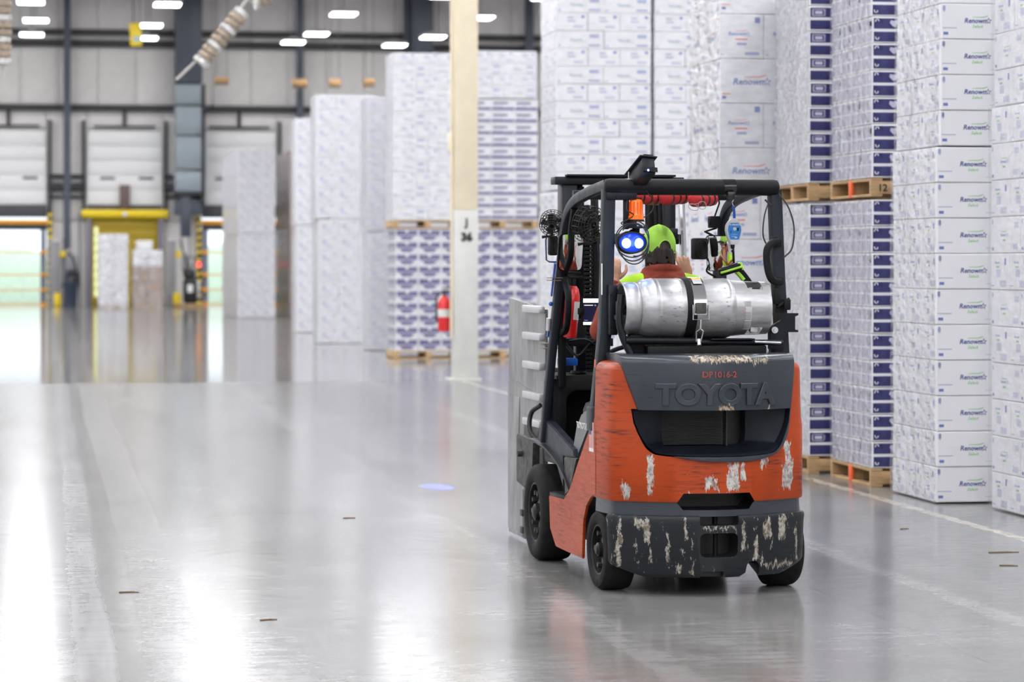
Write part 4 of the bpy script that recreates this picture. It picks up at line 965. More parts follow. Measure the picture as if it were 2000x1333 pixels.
obj('drive_axle', B().box((-.40, 1.34, .18), (.40, 1.54, .36), .03), M_dirt, fl)
# ---- overhead guard
sr = [Ss(px, py, x) + (x,) for px, py, x in ((1062, 862, -.50), (1073, 742, -.49), (1085, 620, -.475), (1097, 500, -.455), (1106, 430, -.445), (1122, 396, -.44), (1150, 377, -.44), (1187, 361, -.44))]
for s_ in (-1, 1):
    obj('guard_side_rail', B().bar(catmull([(-s_ * x if s_ > 0 else x, y, z) for y, z, x in sr], 6), .045, .058, up=(1, 0, 0), rad=.45), M_guard, fl)
    obj('rear_pillar', B().bar([(-.438, .08, 2.04), (-.447, .08, 1.6), (-.457, .085, 1.306), (-.495, .10, .913), (-.503, .10, .82)] if s_ < 0 else [(.45, .08, 2.04), (.468, .08, 1.6), (.487, .085, 1.3), (.503, .10, 1.1), (.505, .10, .82)], .062, .075, up=(1, 0, 0), rad=.25), M_guard, fl)
    obj('pillar_foot', B().box((s_ * .535, .04, .80), (s_ * .48, .17, .93), .012), M_guard, fl)
obj('rear_crossbar', B().lathe([(0, 0), (.025, 0), (.038, .008), (.042, .025), (.042, .905), (.038, .922), (.025, .93), (0, .93)], (-.465, .06, 2.053), (1, 0, 0), 24), M_blk, fl)
obj('front_crossbar', B().bar([(-.44, .86, 2.03), (.44, .86, 2.03)], .05, .04, rad=.4), M_blk2, fl)
for k in range(5): obj('roof_bar', B().bar([(-.3 + .15 * k, .08, 2.075), (-.3 + .15 * k, .86, 2.045)], .02, .03, rad=.3), M_blk2, fl)
for k, (a, c) in enumerate((((1232, 384), (1292, 388)), ((1290, 388), (1346, 384)), ((1347, 392), (1402, 388)))):
    (xa, za), (xb, zb) = Rr(*a, .35), Rr(*c, .35); A, Bb = Vector((xa, .30, za)), Vector((xb, .42, zb)); b = B()
    b.tube([A, A + (Bb - A) * .06, A + (Bb - A) * .5, A + (Bb - A) * .94, Bb], [.022, .036, .036, .036, .022], 16)
    o = obj('red_foam_roll', b, M_redpad, fl, 50); b = B()
    for q in (.25, .55, .8): c_ = A + (Bb - A) * q; d_ = (Bb - A).normalized() * .006; b.tube([c_ - d_, c_ + d_], .038, 16)
    obj('tie_band', b, M_wire, o)
# top housing on the crossbar (projector unit)
b = B().box((-.034, -.09, -.045), (.034, .12, .045), .004).box((-.048, -.10, .045), (.048, .13, .052), .002).box((-.022, -.09, .052), (.03, .10, .064), .002)
cx, cz = Rr(1256, 338, -.02); Mh = Matrix.Translation((cx, -.01, cz - .0)) @ Matrix.Rotation(R(4), 4, 'Y') @ Matrix.Rotation(R(6), 4, 'Z') @ Matrix.Rotation(R(-24), 4, 'X'); b.v = [tuple(Mh @ Vector(v)) for v in b.v]
hs = obj('sensor_housing', b, M_blk2, fl)
b = B().mat(0).box((-.04, -.104, -.04), (.04, -.100, -.015)).mat(1).sph((-.012, -.105, -.035), .006, 8); b.v = [tuple(Mh @ Vector(v)) for v in b.v]
obj('status_light', b, [M_rub, mat('blue_led', (.1, .2, 1), .4, emit=(.15, .25, 1), est=6)], hs)
obj('mounting_bolts', B().cyl((-.335, .06, 2.09), (-.335, .06, 2.13), .004, n=8).cyl((-.315, .06, 2.09), (-.315, .06, 2.135), .004, n=8).box((-.35, .04, 2.088), (-.30, .08, 2.096)), M_chrome, fl)
x_, z_ = Rr(1427, 366, .02); obj('tape_wrap', B().tube([(x_ - .032, .06, 2.053), (x_ + .032, .06, 2.053)], .044, 20).box((x_ - .02, .0, 1.99), (x_ + .02, .03, 2.03), .004), mat('black_tape', (.012, .012, .012), .15), fl)
# ---- mast and clamp attachment
for s_ in (-1, 1):
    xm = -.27 if s_ < 0 else .31
    obj('outer_mast_channel', B().box((xm - .045, 1.66, .06), (xm + .045, 1.78, 2.12), .006), M_blk2, fl)
    obj('inner_mast_channel', B().box((xm - s_ * .075 - .02, 1.70, .08), (xm - s_ * .075 + .02, 1.82, 2.10), .004), M_blk, fl)
    obj('lift_cylinder', B().cyl((xm - s_ * .13, 1.62, .10), (xm - s_ * .13, 1.62, 1.30), .026, n=14).cyl((xm - s_ * .13, 1.62, 1.30), (xm - s_ * .13, 1.62, 2.08), .018, n=14), M_rim, fl)
obj('mast_top_beam', B().box((-.36, 1.64, 2.11), (.40, 1.76, 2.155), .005).box((-.30, 1.6, 2.155), (.34, 1.66, 2.168), .003), M_blk2, fl)
for z in (.35, .95, 1.80): obj('mast_crossmember', B().box((-.30, 1.60, z - .03), (.36, 1.65, z + .03), .006), M_blk2, fl)
b = B()
for k in range(44): b.box((-.205, 1.56, .92 + k * .024), (-.160, 1.60, .938 + k * .024), .003, seg=1)
b.box((-.200, 1.60, .90), (-.165, 1.61, 1.99))
obj('cable_chain', b, M_blk, fl)
for xx, m_ in ((.21, M_blk), (.235, M_blk), (.26, M_rim), (-.13, M_rim), (.37, M_chrome)):
    obj('mast_hose' if m_ is M_blk else 'mast_rod', B().tube([(xx, 1.58, .95), (xx + .005, 1.57, 1.6), (xx, 1.60, 2.05)], .011 if xx != .37 else .02, 8, sm=4), m_, fl)
obj('mast_bracket', B().box((.22, 1.52, 1.80), (.33, 1.56, 1.86), .005).cyl((.24, 1.515, 1.83), (.24, 1.50, 1.83), .008, n=8).cyl((.31, 1.515, 1.83), (.31, 1.50, 1.83), .008, n=8), M_blk2, fl)
obj('carriage', B().box((-.36, 1.82, .12), (.42, 1.90, .22), .01).box((-.36, 1.82, .62), (.42, 1.90, .72), .01).box((-.36, 1.82, 1.0), (.42, 1.86, 1.06), .005), M_dirt, fl)
for s_, xc in ((-1, -.36), (1, .46)):
    y_, zt = 2.85, 1.45
    pl = [(1.86, .38), (1.86, 1.395), (2.88, 1.452), (2.88, .02), (2.30, .02), (2.30, .20)]
    ca = obj('clamp_plate', B().prism(pl, 'yz', xc - .008, xc + .008, .003), M_alu, fl)
    for zr in (1.393, 1.235, 1.065, .886, .73):
        obj('rib', B().box((xc + s_ * .008, 1.87, zr - .021), (xc + s_ * .045, 2.33, zr + .021), .006), M_rib, ca)
    obj('lower_plate', B().prism([(1.88, .30), (1.88, .86), (2.60, .95), (2.86, .94), (2.86, .05), (2.40, .05)], 'yz', xc + s_ * .008, xc + s_ * .018, .002).box((xc + s_ * .018, 2.52, .58), (xc + s_ * .024, 2.66, .86), .004), M_alu, ca)
    obj('clamp_arm', B().box((xc - s_ * .06, 1.86, .62), (xc + s_ * .02, 2.40, .72), .01).box((xc - s_ * .06, 1.86, .25), (xc + s_ * .02, 2.40, .35), .01), M_dirt, ca)
y0, z0 = Ss(1012, 1062, -.42); y1, z1 = Ss(1030, 945, -.42)
cb = obj('hanger_block', B().box((-.44, 1.86, .05), (-.38, 2.16, .34), .008).box((-.45, 2.12, .08), (-.40, 2.18, .12), .004).box((-.45, 2.12, .18), (-.40, 2.18, .22), .004), M_dirt, fl)
obj('carriage_side', B().prism([(1.72, .64), (2.18, .66), (2.18, .38), (1.98, .36), (1.86, .40), (1.74, .50)], 'yz', -.47, -.43, .006), M_dirt, fl)
obj('carriage_bolt', B().cyl((-.472, 2.02, .555), (-.50, 2.02, .555), .018, n=10), M_dirt, fl)
obj('hydraulic_hose', B().tube([(-.42, 1.75, .85), (-.46, 1.82, .80), (-.47, 1.80, .70), (-.42, 1.72, .62)], .014, 8, sm=6), M_wire, fl)
# ---- tank carrier
TY, TZ = -.09, 1.432
obj('tank_cradle_tube', B().tube([(-.41, -.17, 1.272), (-.02, -.17, 1.268)], .018, 12).tube([(-.02, -.16, 1.262), (.30, -.16, 1.258), (.42, -.15, 1.256)], .014, 10).box((.03, -.20, 1.272), (.26, -.10, 1.279), .002), M_blk2, fl)
obj('cradle_rod', B().tube([(.26, -.19, 1.262), (.40, -.19, 1.256)], .008, 10), M_chrome, fl)
obj('tank_support', B().box((-.30, -.18, 1.17), (.33, -.02, 1.245), .012).box((-.38, -.14, 1.2), (-.30, -.06, 1.30), .01), M_blk, fl)
x0, z0 = Rr(1187, 655, .0); x1, z1 = Rr(1203, 556, .0)
bl = obj('left_tank_bracket', B().box((x0 + .005, -.02, z0), (x1 + .005, .05, z1), .006).box((x1 - .01, -.06, 1.40), (x1 + .06, .0, 1.45), .006).tube([(x1 + .0, -.03, 1.425), (x1 + .10, -.08, 1.42)], .018, 10), M_blk2, fl)
b = B()
for py in (577, 648): x_, z_ = Rr(1192, py, -.02); b.cyl((x_ + .005, -.02, z_), (x_ + .005, -.035, z_), .012, n=6)
b.box((x1 - .015, -.075, 1.43), (x1 + .03, -.03, 1.47), .01).box((x1 - .02, -.07, 1.375), (x1 + .0, -.03, 1.40), .004)
obj('bracket_bolts', b, M_rim, bl)
obj('ring_arm', B().tube([(-.42, -.12, 1.50), (-.435, -.14, 1.38), (-.42, -.15, 1.29), (-.38, -.16, 1.20)], .02, 10, sm=5), M_blk2, fl)
rb_ = obj('right_tank_bracket', B().prism([Rr(px, py, -.06) for px, py in ((1500, 668), (1500, 640), (1524, 625), (1534, 630), (1535, 655), (1520, 680), (1500, 682))], 'xz', -.09, -.05, .004).prism([Rr(px, py, .0) for px, py in ((1516, 612), (1556, 612), (1556, 616), (1550, 618), (1550, 644), (1556, 645), (1556, 649), (1516, 649))], 'xz', -.03, .05, .003).box((.41, -.02, 1.20), (.47, .06, 1.34), .006), M_blk2, fl)
x_, z_ = Rr(1512, 645, -.09); obj('pivot_bolt', B().cyl((x_, -.09, z_), (x_, -.105, z_), .017, n=16).cyl((x_, -.105, z_), (x_, -.112, z_), .009, n=6), M_rib, rb_)
obj('bracket_pin', B().tube([Rr(1516, 600, 0)[0:1] + (-.01,) + Rr(1516, 600, 0)[1:], Rr(1541, 585, 0)[0:1] + (-.01,) + Rr(1541, 585, 0)[1:]], .012, 10).box((.468, -.03, 1.42), (.505, .03, 1.475), .006).box((.415, -.04, 1.45), (.44, .02, 1.53), .004), M_blk, rb_)
# grab handle on the right rear pillar
gh = [(.452, -.0, 1.78), (.40, -.03, 1.765), (.372, -.04, 1.73), (.372, -.04, 1.66), (.385, -.04, 1.60), (.41, -.03, 1.57), (.462, -.0, 1.565)]
obj('grab_handle', B().bar(catmull(gh, 5), .03, .034, up=(0, 1, 0), rad=.6).box((.43, -.01, 1.55), (.475, .05, 1.59), .006).box((.42, -.01, 1.745), (.462, .05, 1.80), .006), M_blk, fl)
obj('pillar_wires', B().tube([(.455, .02, 2.02), (.50, .0, 1.95), (.53, .0, 1.85), (.52, .0, 1.74), (.475, .0, 1.69)], .004, 6, sm=6).tube([(.40, .02, 1.98), (.37, .0, 1.90), (.365, .0, 1.80), (.40, .0, 1.73)], .004, 6, sm=6).tube([(.38, .02, 1.99), (.41, .01, 1.96)], .005, 6), M_wire, fl)
# left side extras: second grab bar, blue cable, ties, wiring, console post
gb = [Ss(px, py, -.44) for px, py in ((1122, 408), (1116, 450), (1114, 500), (1102, 540), (1110, 580), (1106, 640), (1088, 662))]
obj('entry_grab_bar', B().bar(catmull([(-.44, y, z) for y, z in gb], 5), .035, .03, up=(1, 0, 0), rad=.6), M_blk, fl)
y0_, z0_ = Ss(1089, 515, -.48); y1_, z1_ = Ss(1082, 578, -.485)
obj('blue_strip', B().bar([(-.495, y0_, z0_), (-.50, y1_, z1_)], .008, .02, up=(1, 0, 0)).sph((-.50, *Ss(1079, 594, -.49)), .012, 10).bar([(-.502, *Ss(1074, 645, -.495)), (-.504, *Ss(1073, 658, -.495))], .008, .018, up=(1, 0, 0)), M_blue, fl)
b = B()
for py in (543, 548, 671, 674, 681): 
    px = 1090 - (py - 500) * .1; y_, z_ = Ss(px, py, -.48); b.box((-.52, y_ - .045, z_ - .002), (-.44, y_ + .05, z_ + .002))
obj('tie_straps', b, mat('tan_tie', (.22, .18, .14), .5), fl)
obj('pillar_canister', B().cyl((-.51, *Ss(1075, 622, -.5)), (-.51, *Ss(1074, 646, -.5)), .014, n=12), M_rib, fl)
obj('console_post', B().box((-.32, 1.30, 1.04), (-.26, 1.36, 1.35), .006).box((-.40, 1.24, 1.20), (-.12, 1.30, 1.245), .004).tube([(-.40, 1.22, 1.22), (-.34, 1.18, 1.15), (-.27, 1.2, 1.21), (-.2, 1.2, 1.24), (-.15, 1.22, 1.18)], .007, 6, sm=5).tube([(-.38, 1.21, 1.23), (-.3, 1.17, 1.24), (-.22, 1.2, 1.2)], .006, 6, sm=5), M_blk2, fl)
x_, z_ = Rr(1108, 707, 1.22); obj('battery_box', B().box((x_ - .05, 1.18, z_ - .02), (x_ + .05, 1.26, z_ + .02), .004), M_blue, fl)
x0, z0 = Rr(1180, 612, .06)
obj('warning_label', B().box((-.483, .03, 1.50), (-.481, .052, 1.66)), M_label, fl)
obj('small_red_label', B().box((-.519, .03, 1.13), (-.517, .05, 1.17)), M_redtx, fl)
# ================================================================== things carried on the forklift
# gas tank
t = fthing('gas_tank', 'scuffed silver propane tank strapped across the rear of the forklift', 'gas tank', (0, TY, TZ - .152))
prof = [(.118, -.412), (.128, -.418), (.134, -.408), (.134, -.352), (.131, -.340), (.127, -.335), (.133, -.330), (.142, -.318), (.1485, -.298), (.152, -.270), (.1535, -.262), (.1535, -.256), (.152, -.250), (.152, -.240), (.153, -.236), (.152, -.232), (.152, -.135), (.1538, -.13), (.1535, -.12), (.152, -.115), (.152, .115), (.1535, .12), (.152, .132), (.148, .148), (.138, .162), (.118, .176), (.05, .184), (0, .184)]
tb = obj('tank_body', B().lathe([(0, -.34), (.118, -.34)] + prof, (0, TY, TZ), (1, 0, 0), 48), M_tank, t)
cyl_ = B(); nA = 48; xs = (.145, .225, .305, .345); vs_ = []
rr = [.1395, .133, .131, .129]
for k in range(nA):
    a = 2 * math.pi * k / nA
    for x, r in zip(xs, rr): vs_.append((x, TY - r * math.cos(a), TZ + r * math.sin(a)))
fs = []
for k in range(nA):
    for i in range(3):
        ang = math.degrees(2 * math.pi * (k + .5) / nA)
        if i == 1 and (48 < ang < 92 or 130 < ang < 200 or 282 < ang < 318): continue
        fs.append((k * 4 + i, ((k + 1) % nA) * 4 + i, ((k + 1) % nA) * 4 + i + 1, k * 4 + i + 1))
cyl_.add(vs_, fs)
obj('valve_collar', evaluated(cyl_, [('SOLIDIFY', dict(thickness=.005, offset=-1))], [M_tank]), None, t, preoff=True)
obj('valve', B().cyl((.22, TY, TZ), (.30, TY, TZ), .022, n=14).cyl((.26, TY, TZ), (.26, TY, TZ - .10), .014, n=10).box((.25, TY - .06, TZ - .125), (.29, TY - .02, TZ - .07), .008), M_chrome, t)
b = B(); 
def tpatch(b, x0, x1, a0, a1, r, mi, n=6):
    b.mat(mi); vs_ = []
    for k in range(n + 1):
        a = R(a0 + (a1 - a0) * k / n); vs_ += [(x0, TY - r * math.cos(a), TZ + r * math.sin(a)), (x1, TY - r * math.cos(a), TZ + r * math.sin(a))]
    b.add(vs_, [(2 * k, 2 * k + 1, 2 * k + 3, 2 * k + 2) for k in range(n)])
tpatch(b, .160, .235, -28, 16, .1398, 0); tpatch(b, .158, .235, -50, -29, .1398, 1)
for k in range(7): tpatch(b, .163, .230, -46 + k * 2.6, -45 + k * 2.6, .1404, 2, 1)
for k in range(6): tpatch(b, .196, .230, -24 + k * 3, -23 + k * 3, .1404, 2, 1); tpatch(b, .163, .230, 4 + k * 2, 5 + k * 2, .1404, 2, 1)
b.mat(3); cx = .178; b.add([(cx + dx, TY - .1410 * math.cos(R(da - 6)), TZ + .1410 * math.sin(R(da - 6))) for dx, da in ((-.02, 0), (0, -8), (.02, 0), (0, 8))], [(0, 1, 2, 3)])
obj('data_label', b, [mat('faded_label', (.52, .52, .52), .5), mat('white_label', (.62, .62, .62), .5), M_tankd, mat('faded_red', (.55, .22, .2), .5)], t)
b = B(); rr_ = random.Random(3)
for k in range(46):
    x = rr_.uniform(-.26, .15); a = rr_.gauss(-5, 22); L = rr_.uniform(.004, .02); b.mat(0); tpatch(b, x, x + L, a, a + rr_.uniform(.5, 2.2), .1535, 0, 1)
obj('scuff_marks', b, M_tankd, t)
# strap with buckle, part of the truck
b = B().lathe([(.153, 0), (.1575, .002), (.1575, .050), (.153, .052)], (-.105, TY, TZ), (1, 0, 0), 40)
st = obj('tank_strap', b, M_blk, fl)
b = B(); xs0 = -.062
for k in range(13):
    a = R(100 - k * 9.0); 
vs_ = []
for k in range(14):
    a = R(98 - k * 8.4); r = .159; vs_ += [(xs0 - .012, TY - r * math.cos(a), TZ + r * math.sin(a)), (xs0 + .055, TY - r * math.cos(a), TZ + r * math.sin(a))]
b.add(vs_, [(2 * k, 2 * k + 1, 2 * k + 3, 2 * k + 2) for k in range(13)])
bk = obj('buckle', evaluated(b, [('SOLIDIFY', dict(thickness=.004, offset=1))], [M_chrome]), None, fl)
b = B(); b.tube([(xs0 - .02, TY - .163, TZ + .02), (xs0 - .02, TY - .165, TZ - .055), (xs0 + .062, TY - .165, TZ - .055), (xs0 + .062, TY - .163, TZ + .02)], .004, 8)
b.tube([(xs0 + .02, TY - .165, TZ - .055), (xs0 + .02, TY - .158, TZ - .10)], .006, 8).tube([(xs0 + .02, TY - .158, TZ - .10), (xs0 + .0, TY - .155, TZ - .115), (xs0 + .004, TY - .14, TZ - .165)], .004, 8).tube([(xs0 + .02, TY - .158, TZ - .10), (xs0 + .036, TY - .155, TZ - .115), (xs0 + .028, TY - .14, TZ - .165)], .004, 8).cyl((xs0 + .016, TY - .15, TZ - .185), (xs0 + .016, TY - .14, TZ - .155), .012, n=10)
obj('latch_wire', b, M_chrome, bk)
b = B(); tp = B(); tpatch(b, xs0 - .002, xs0 + .045, 50, 66, .1645, 0, 3); tpatch(b, xs0 - .004, xs0 + .047, 64, 70, .1648, 1, 2)
obj('buckle_sticker', b, [M_rib, M_orange], bk)
obj('strap_keeper', B().box((xs0 - .006, TY - .168, TZ - .025), (xs0 + .05, TY - .158, TZ + .03), .004), M_dirt, bk)

# beacon and blue lamp
bx, bz = Rr(1242, 410, .06)
t = fthing('warning_beacon', 'orange warning beacon hanging under the rear guard bar', 'beacon', (bx, .06, bz))
obj('lens', B().lathe([(0, .055), (.022, .055), (.030, .049), (.0335, .04), (.0335, .0), (.037, -.03), (.041, -.034), (.041, -.05), (0, -.05)], (bx, .06, bz), n=24), mat('amber_plastic', (1, .16, .005), .25, emit=(1, .12, .0), est=.25, coat=.5), t)
b = B()
for k in range(12):
    a = 2 * math.pi * k / 12; b.cyl((bx + .034 * math.cos(a), .06 + .034 * math.sin(a), bz - .028), (bx + .034 * math.cos(a), .06 + .034 * math.sin(a), bz + .04), .003, n=6)
obj('lens_rib', b, mat('amber_rib', (.8, .10, .003), .3), t)
obj('base', B().lathe([(0, -.05), (.04, -.05), (.046, -.06), (.062, -.085), (.062, -.095), (.02, -.095), (.018, -.125), (0, -.125)], (bx, .06, bz), n=20), M_blk, t)
obj('maker_label', B().box((bx - .01, -.001, bz - .085), (bx + .032, .004, bz - .062), M=None), M_label, t)
obj('mounting_arm', B().box((-.46, .03, 1.985), (bx + .0, .09, 2.025), .008).box((bx - .03, .05, bz + .05), (bx + .03, .09, 2.0), .005).box((bx - .065, .06, bz - .10), (bx - .035, .08, 2.0), .004).cyl((-.40, .028, 2.0), (-.40, .02, 2.0), .01, n=8), M_blk2, fl)
lx, lz = Rr(1232, 474, .04)
t = fthing('blue_spotlight', 'oval lamp with two glowing blue lights hanging below the orange beacon', 'lamp', (lx, .04, lz))
b = B().sph((lx, .05, lz), (.078, .05, .060), 28); obj('housing', b, M_blk2, t)
b = B().tube([(lx + .072 * math.cos(a), .012, lz + .052 * math.sin(a)) for a in [2 * math.pi * k / 32 for k in range(32)]], .006, 8, True); obj('bezel', b, M_blk, t)
obj('blue_reflector', B().sph((lx, .022, lz), (.070, .024, .050), 28), mat('blue_reflector', (.01, .03, .5), .2, .3, emit=(.01, .05, .9), est=.9), t)
for s_ in (-1, 1): obj('glowing_lens', B().sph((lx + s_ * .032, .004, lz - .004), (.025, .012, .026), 18), bpy.data.materials.get('glow_blue') or mat('glow_blue', (.3, .6, 1), .3, emit=(.30, .58, 1), est=3.2), t)
b = B().tube([(lx + .002, .05, lz + .05), (bx, .06, bz - .12)], .018, 10)
obj('stem', b, M_blk, t)
b = B()
for k, (ra, rb2, dx, dz, a0, a1) in enumerate(((.085, .095, 0, .0, 60, 345), (.078, .105, .006, -.006, -150, 140), (.09, .088, -.004, .012, 100, 330), (.07, .09, .012, .02, -100, 80))):
    b.tube([(lx + dx + ra * math.cos(R(a)), .0 - .004 * k, lz + dz + rb2 * math.sin(R(a))) for a in [a0 + (a1 - a0) * q / 22 for q in range(23)]], .0032, 6)
obj('cable_loops', b, M_wire, t)
obj('feed_cable', B().tube([(bx + .03, .05, bz - .045), (bx + .075, .03, bz - .01), (bx + .085, .03, bz + .04), (bx + .06, .03, bz + .08), (cx_ := bx + .03, .02, 2.05)], .003, 6, sm=6).tube([(bx - .05, .04, bz + .06), (bx - .06, .02, bz + .0), (bx - .02, .03, bz - .03), (bx - .09, .02, bz - .07), (bx - .04, .03, bz - .075)], .003, 6, sm=5), M_wire, fl)
lb = bpy.data.lights.new('blue_glow', 'POINT'); lb.energy = .8; lb.color = (.2, .35, 1); lb.shadow_soft_size = .04
lo_ = bpy.data.objects.new('blue_glow', lb); COL.objects.link(lo_); lo_.location = FM @ Vector((lx, -.05, lz - .01))
# forward blue spot of the truck on the floor
sl = bpy.data.lights.new('blue_floor_spot', 'SPOT'); sl.energy = 16000; sl.color = (.04, .12, 1); sl.spot_size = R(2.8); sl.spot_blend = .25; sl.shadow_soft_size = .01
so = bpy.data.objects.new('blue_floor_spot', sl); COL.objects.link(so); so.location = FM @ Vector((-.2, 1.86, 2.06))
gx, gy = ground(856, 952); so.rotation_euler = (Vector((gx, gy, 0)) - so.location).to_track_quat('-Z', 'Y').to_euler()
obj('front_spot_lamp', B().lathe([(.02, 0), (.03, .02), (.03, .06), (0, .06)], (-.2, 1.83, 2.06), (0, -1, 0), 16).box((-.22, 1.72, 2.07), (-.18, 1.78, 2.12), .003), M_blk, fl)

# fans, speakers, mirrors
def fan(px, py, y, rad, ax, lb, guard=True):
    x, z = Rr(px, py, y); t = fthing('cab_fan', lb, 'fan', (x, y, z), 'small fans on the forklift cab'); ax = Vector(ax).normalized(); u = ax.orthogonal().normalized(); v_ = ax.cross(u); c = Vector((x, y, z))
    obj('motor', B().cyl(c + ax * -.05, c + ax * .0, rad * .34, n=16), M_blk, t)
    b = B()
    for k in range(5):
        a = 2 * math.pi * k / 5; d = u * math.cos(a) + v_ * math.sin(a); e = ax.cross(d)
        b.add([c + d * rad * .2, c + d * rad * .85 + e * rad * .05, c + d * rad * .8 + e * rad * .5 + ax * .012, c + d * rad * .25 + e * rad * .3 + ax * .01], [(0, 1, 2, 3)])
    obj('fan_blades', b, M_blk, t)
    b = B()
    for q in (-.026, .026):
        for r in (1, .82, .62, .42, .24):
            k_ = .5 if r < 1 else 0
            b.tube([c + ax * (q * (1 + .5 * (1 - r))) + (u * math.cos(a) + v_ * math.sin(a)) * rad * r for a in [2 * math.pi * i / 26 for i in range(26)]], .0022, 5, True)
    for i in range(20):
        a = 2 * math.pi * i / 20; d = u * math.cos(a) + v_ * math.sin(a)
        b.tube([c + ax * -.04 + d * rad * .2, c + ax * -.026 + d * rad, c + ax * .026 + d * rad, c + ax * .04 + d * rad * .2], .002, 4)
    obj('guard', b, M_wire, t)
    obj('clamp_stem', B().tube([c + ax * -.05, c + Vector((0, .02, -rad * 1.0)), c + Vector((-.05, .04, -rad * 1.1))], .009, 8), M_blk, fl)
fan(1150, 438, .62, .098, (.45, -.8, -.15), 'black wire cage fan hanging inside the left of the cab')
fan(1079, 436, 1.22, .07, (-.3, -.8, -.5), 'small black ribbed fan outside the front left pillar')
CAM = Vector((-3.867, -13.67, 1.66))
def mirror(px, py, y, w_, h_, target, rx, seg):
    x, z = Rr(px, py, y); c = Vector((x, y, z)); n_ = ((CAM - c).normalized() * 1.25 + (Vector(target) - c).normalized()).normalized()
    u = Vector((0, 0, 1)).cross(n_).normalized(); v_ = n_.cross(u); Mx = Matrix((u, v_, n_)).transposed().to_4x4(); Mx.translation = c
    o = rrect(-w_ / 2, -h_ / 2, w_ / 2, h_ / 2, rx, 5)
    hb = B().prism(o, 'xy', -.014, .0, .003); hb.v = [tuple(Mx @ Vector(v)) for v in hb.v]; m = obj('side_mirror', hb, M_blk, fl)
    gb_ = B(); RC = .32; no = len(o); vs_ = []
    for q in range(9):
        for a, b_ in o: a1, b1 = a * .93 * q / 8, b_ * .95 * q / 8; vs_.append(Mx @ Vector((a1, b1, .0006 + ((w_ / 2) ** 2 + (h_ / 2) ** 2 * .16 - a1 * a1 - b1 * b1 * .16) / (2 * RC))))
    gb_.add(vs_, [(q * no + i, (q + 1) * no + i, (q + 1) * no + (i + 1) % no, q * no + (i + 1) % no) for q in range(8) for i in range(no)]); obj('mirror_glass', gb_, bpy.data.materials.get('mirror_glass') or mat('mirror_glass', (.9, .92, .93), .02, 1), m)
    return c, m
mc, m1 = mirror(1115, 493, 1.02, .158, .205, (.05, .80, 1.62), .028, 5)
obj('mirror_arm', B().tube([mc + Vector((0, .02, .06)), mc + Vector((-.05, .06, .10)), (-.46, 1.05, 1.86)], .007, 8), M_blk, m1)
mc, m2 = mirror(1406, 495, 1.0, .165, .20, (-.05, .80, 1.60), .02, 5)
obj('mirror_arm', B().tube([mc + Vector((0, .02, .08)), mc + Vector((-.07, .05, .12)), mc + Vector((.0, .08, .14)), (.45, 1.04, 1.90)], .007, 8).tube([mc + Vector((-.06, .0, -.06)), mc + Vector((-.075, .0, -.10)), mc + Vector((-.02, .02, -.13))], .006, 6, sm=4), M_blk, m2)
obj('mirror_post', B().box((mc.x - .025, 1.02, 1.05), (mc.x + .03, 1.06, mc.z - .05), .004), M_blk2, fl)
def speaker(px, py, y, w_, h_, lb, yaw):
    x, z = Rr(px, py, y); t = fthing('speaker', lb, 'speaker', (x, y, z), 'black units beside the mirrors'); M = Matrix.Translation((x, y, z)) @ Matrix.Rotation(R(yaw), 4, 'Z')
    b = B().box((-w_ / 2, 0, -h_ / 2), (w_ / 2, .06, h_ / 2), .012); b.v = [tuple(M @ Vector(v)) for v in b.v]; obj('case', b, M_blk, t); b = B()
    for r in (.9, .7, .5, .3, .12):
        b.tube([(w_ / 2 * r * math.cos(a) * .9, -.003, h_ / 2 * r * math.sin(a) * .9) for a in [2 * math.pi * i / 22 for i in range(22)]], .0022, 5, True)
    b.v = [tuple(M @ Vector(v)) for v in b.v]; obj('grille_rings', b, M_rim, t)
speaker(1371, 486, .95, .085, .118, 'black ribbed lamp unit left of the right hand mirror', 12)
speaker(1082, 480, 1.25, .05, .11, 'flat black unit behind the left mirror frame', 0)
obj('outer_mirror_frame', B().tube([(x_, 1.28, z_) for x_, z_ in [Rr(px, py, 1.28) for px, py in ((1090, 453), (1069, 455), (1066, 470), (1067, 508), (1073, 512), (1090, 512))]], .0045, 8), mat('blue_black_tube', (.02, .03, .12), .3), fl)
x_, z_ = Rr(1396, 433, 1.0); obj('camera_unit', B().box((x_ - .03, .98, z_ - .035), (x_ + .03, 1.04, z_ + .03), .006).cyl((x_ - .035, 1.0, z_), (x_ - .02, 1.0, z_), .02, n=12).tube([(x_, 1.0, z_ + .03), (x_ + .02, .98, z_ + .10), (x_ + .01, .98, z_ + .17)], .005, 6), M_blk, fl)
# extinguisher in the cab
x, z = Rr(1112, 660, 1.1)
t = fthing('fire_extinguisher', 'red fire extinguisher inside the left of the forklift cab', 'fire extinguisher', (x, 1.1, z))
obj('cylinder', B().lathe([(0, 0), (.034, 0), (.040, .008), (.042, .20), (.040, .235), (.030, .27), (.018, .285), (0, .285)], (x, 1.1, z), (.08, 0, 1), 22), M_red, t)
obj('label', B().lathe([(.0418, .10), (.0428, .20)], (x, 1.1, z), (.08, 0, 1), 22), M_label, t).data.polygons.foreach_set('use_smooth', [True] * 22)
for _o in list(COL.objects):
    if _o.parent == t and _o.name.startswith('label'):
        _bm = bmesh.new(); _bm.from_mesh(_o.data); bmesh.ops.delete(_bm, geom=[f for f in _bm.faces if f.calc_center_median().x < .012 or f.calc_center_median().y > .02], context='FACES'); _bm.to_mesh(_o.data); _bm.free()
obj('valve', B().cyl((x + .02, 1.1, z + .28), (x + .022, 1.1, z + .33), .013, n=10).box((x - .01, 1.08, z + .325), (x + .07, 1.11, z + .34), .004).box((x - .02, 1.08, z + .35), (x + .06, 1.11, z + .362), .004), M_rim, t)
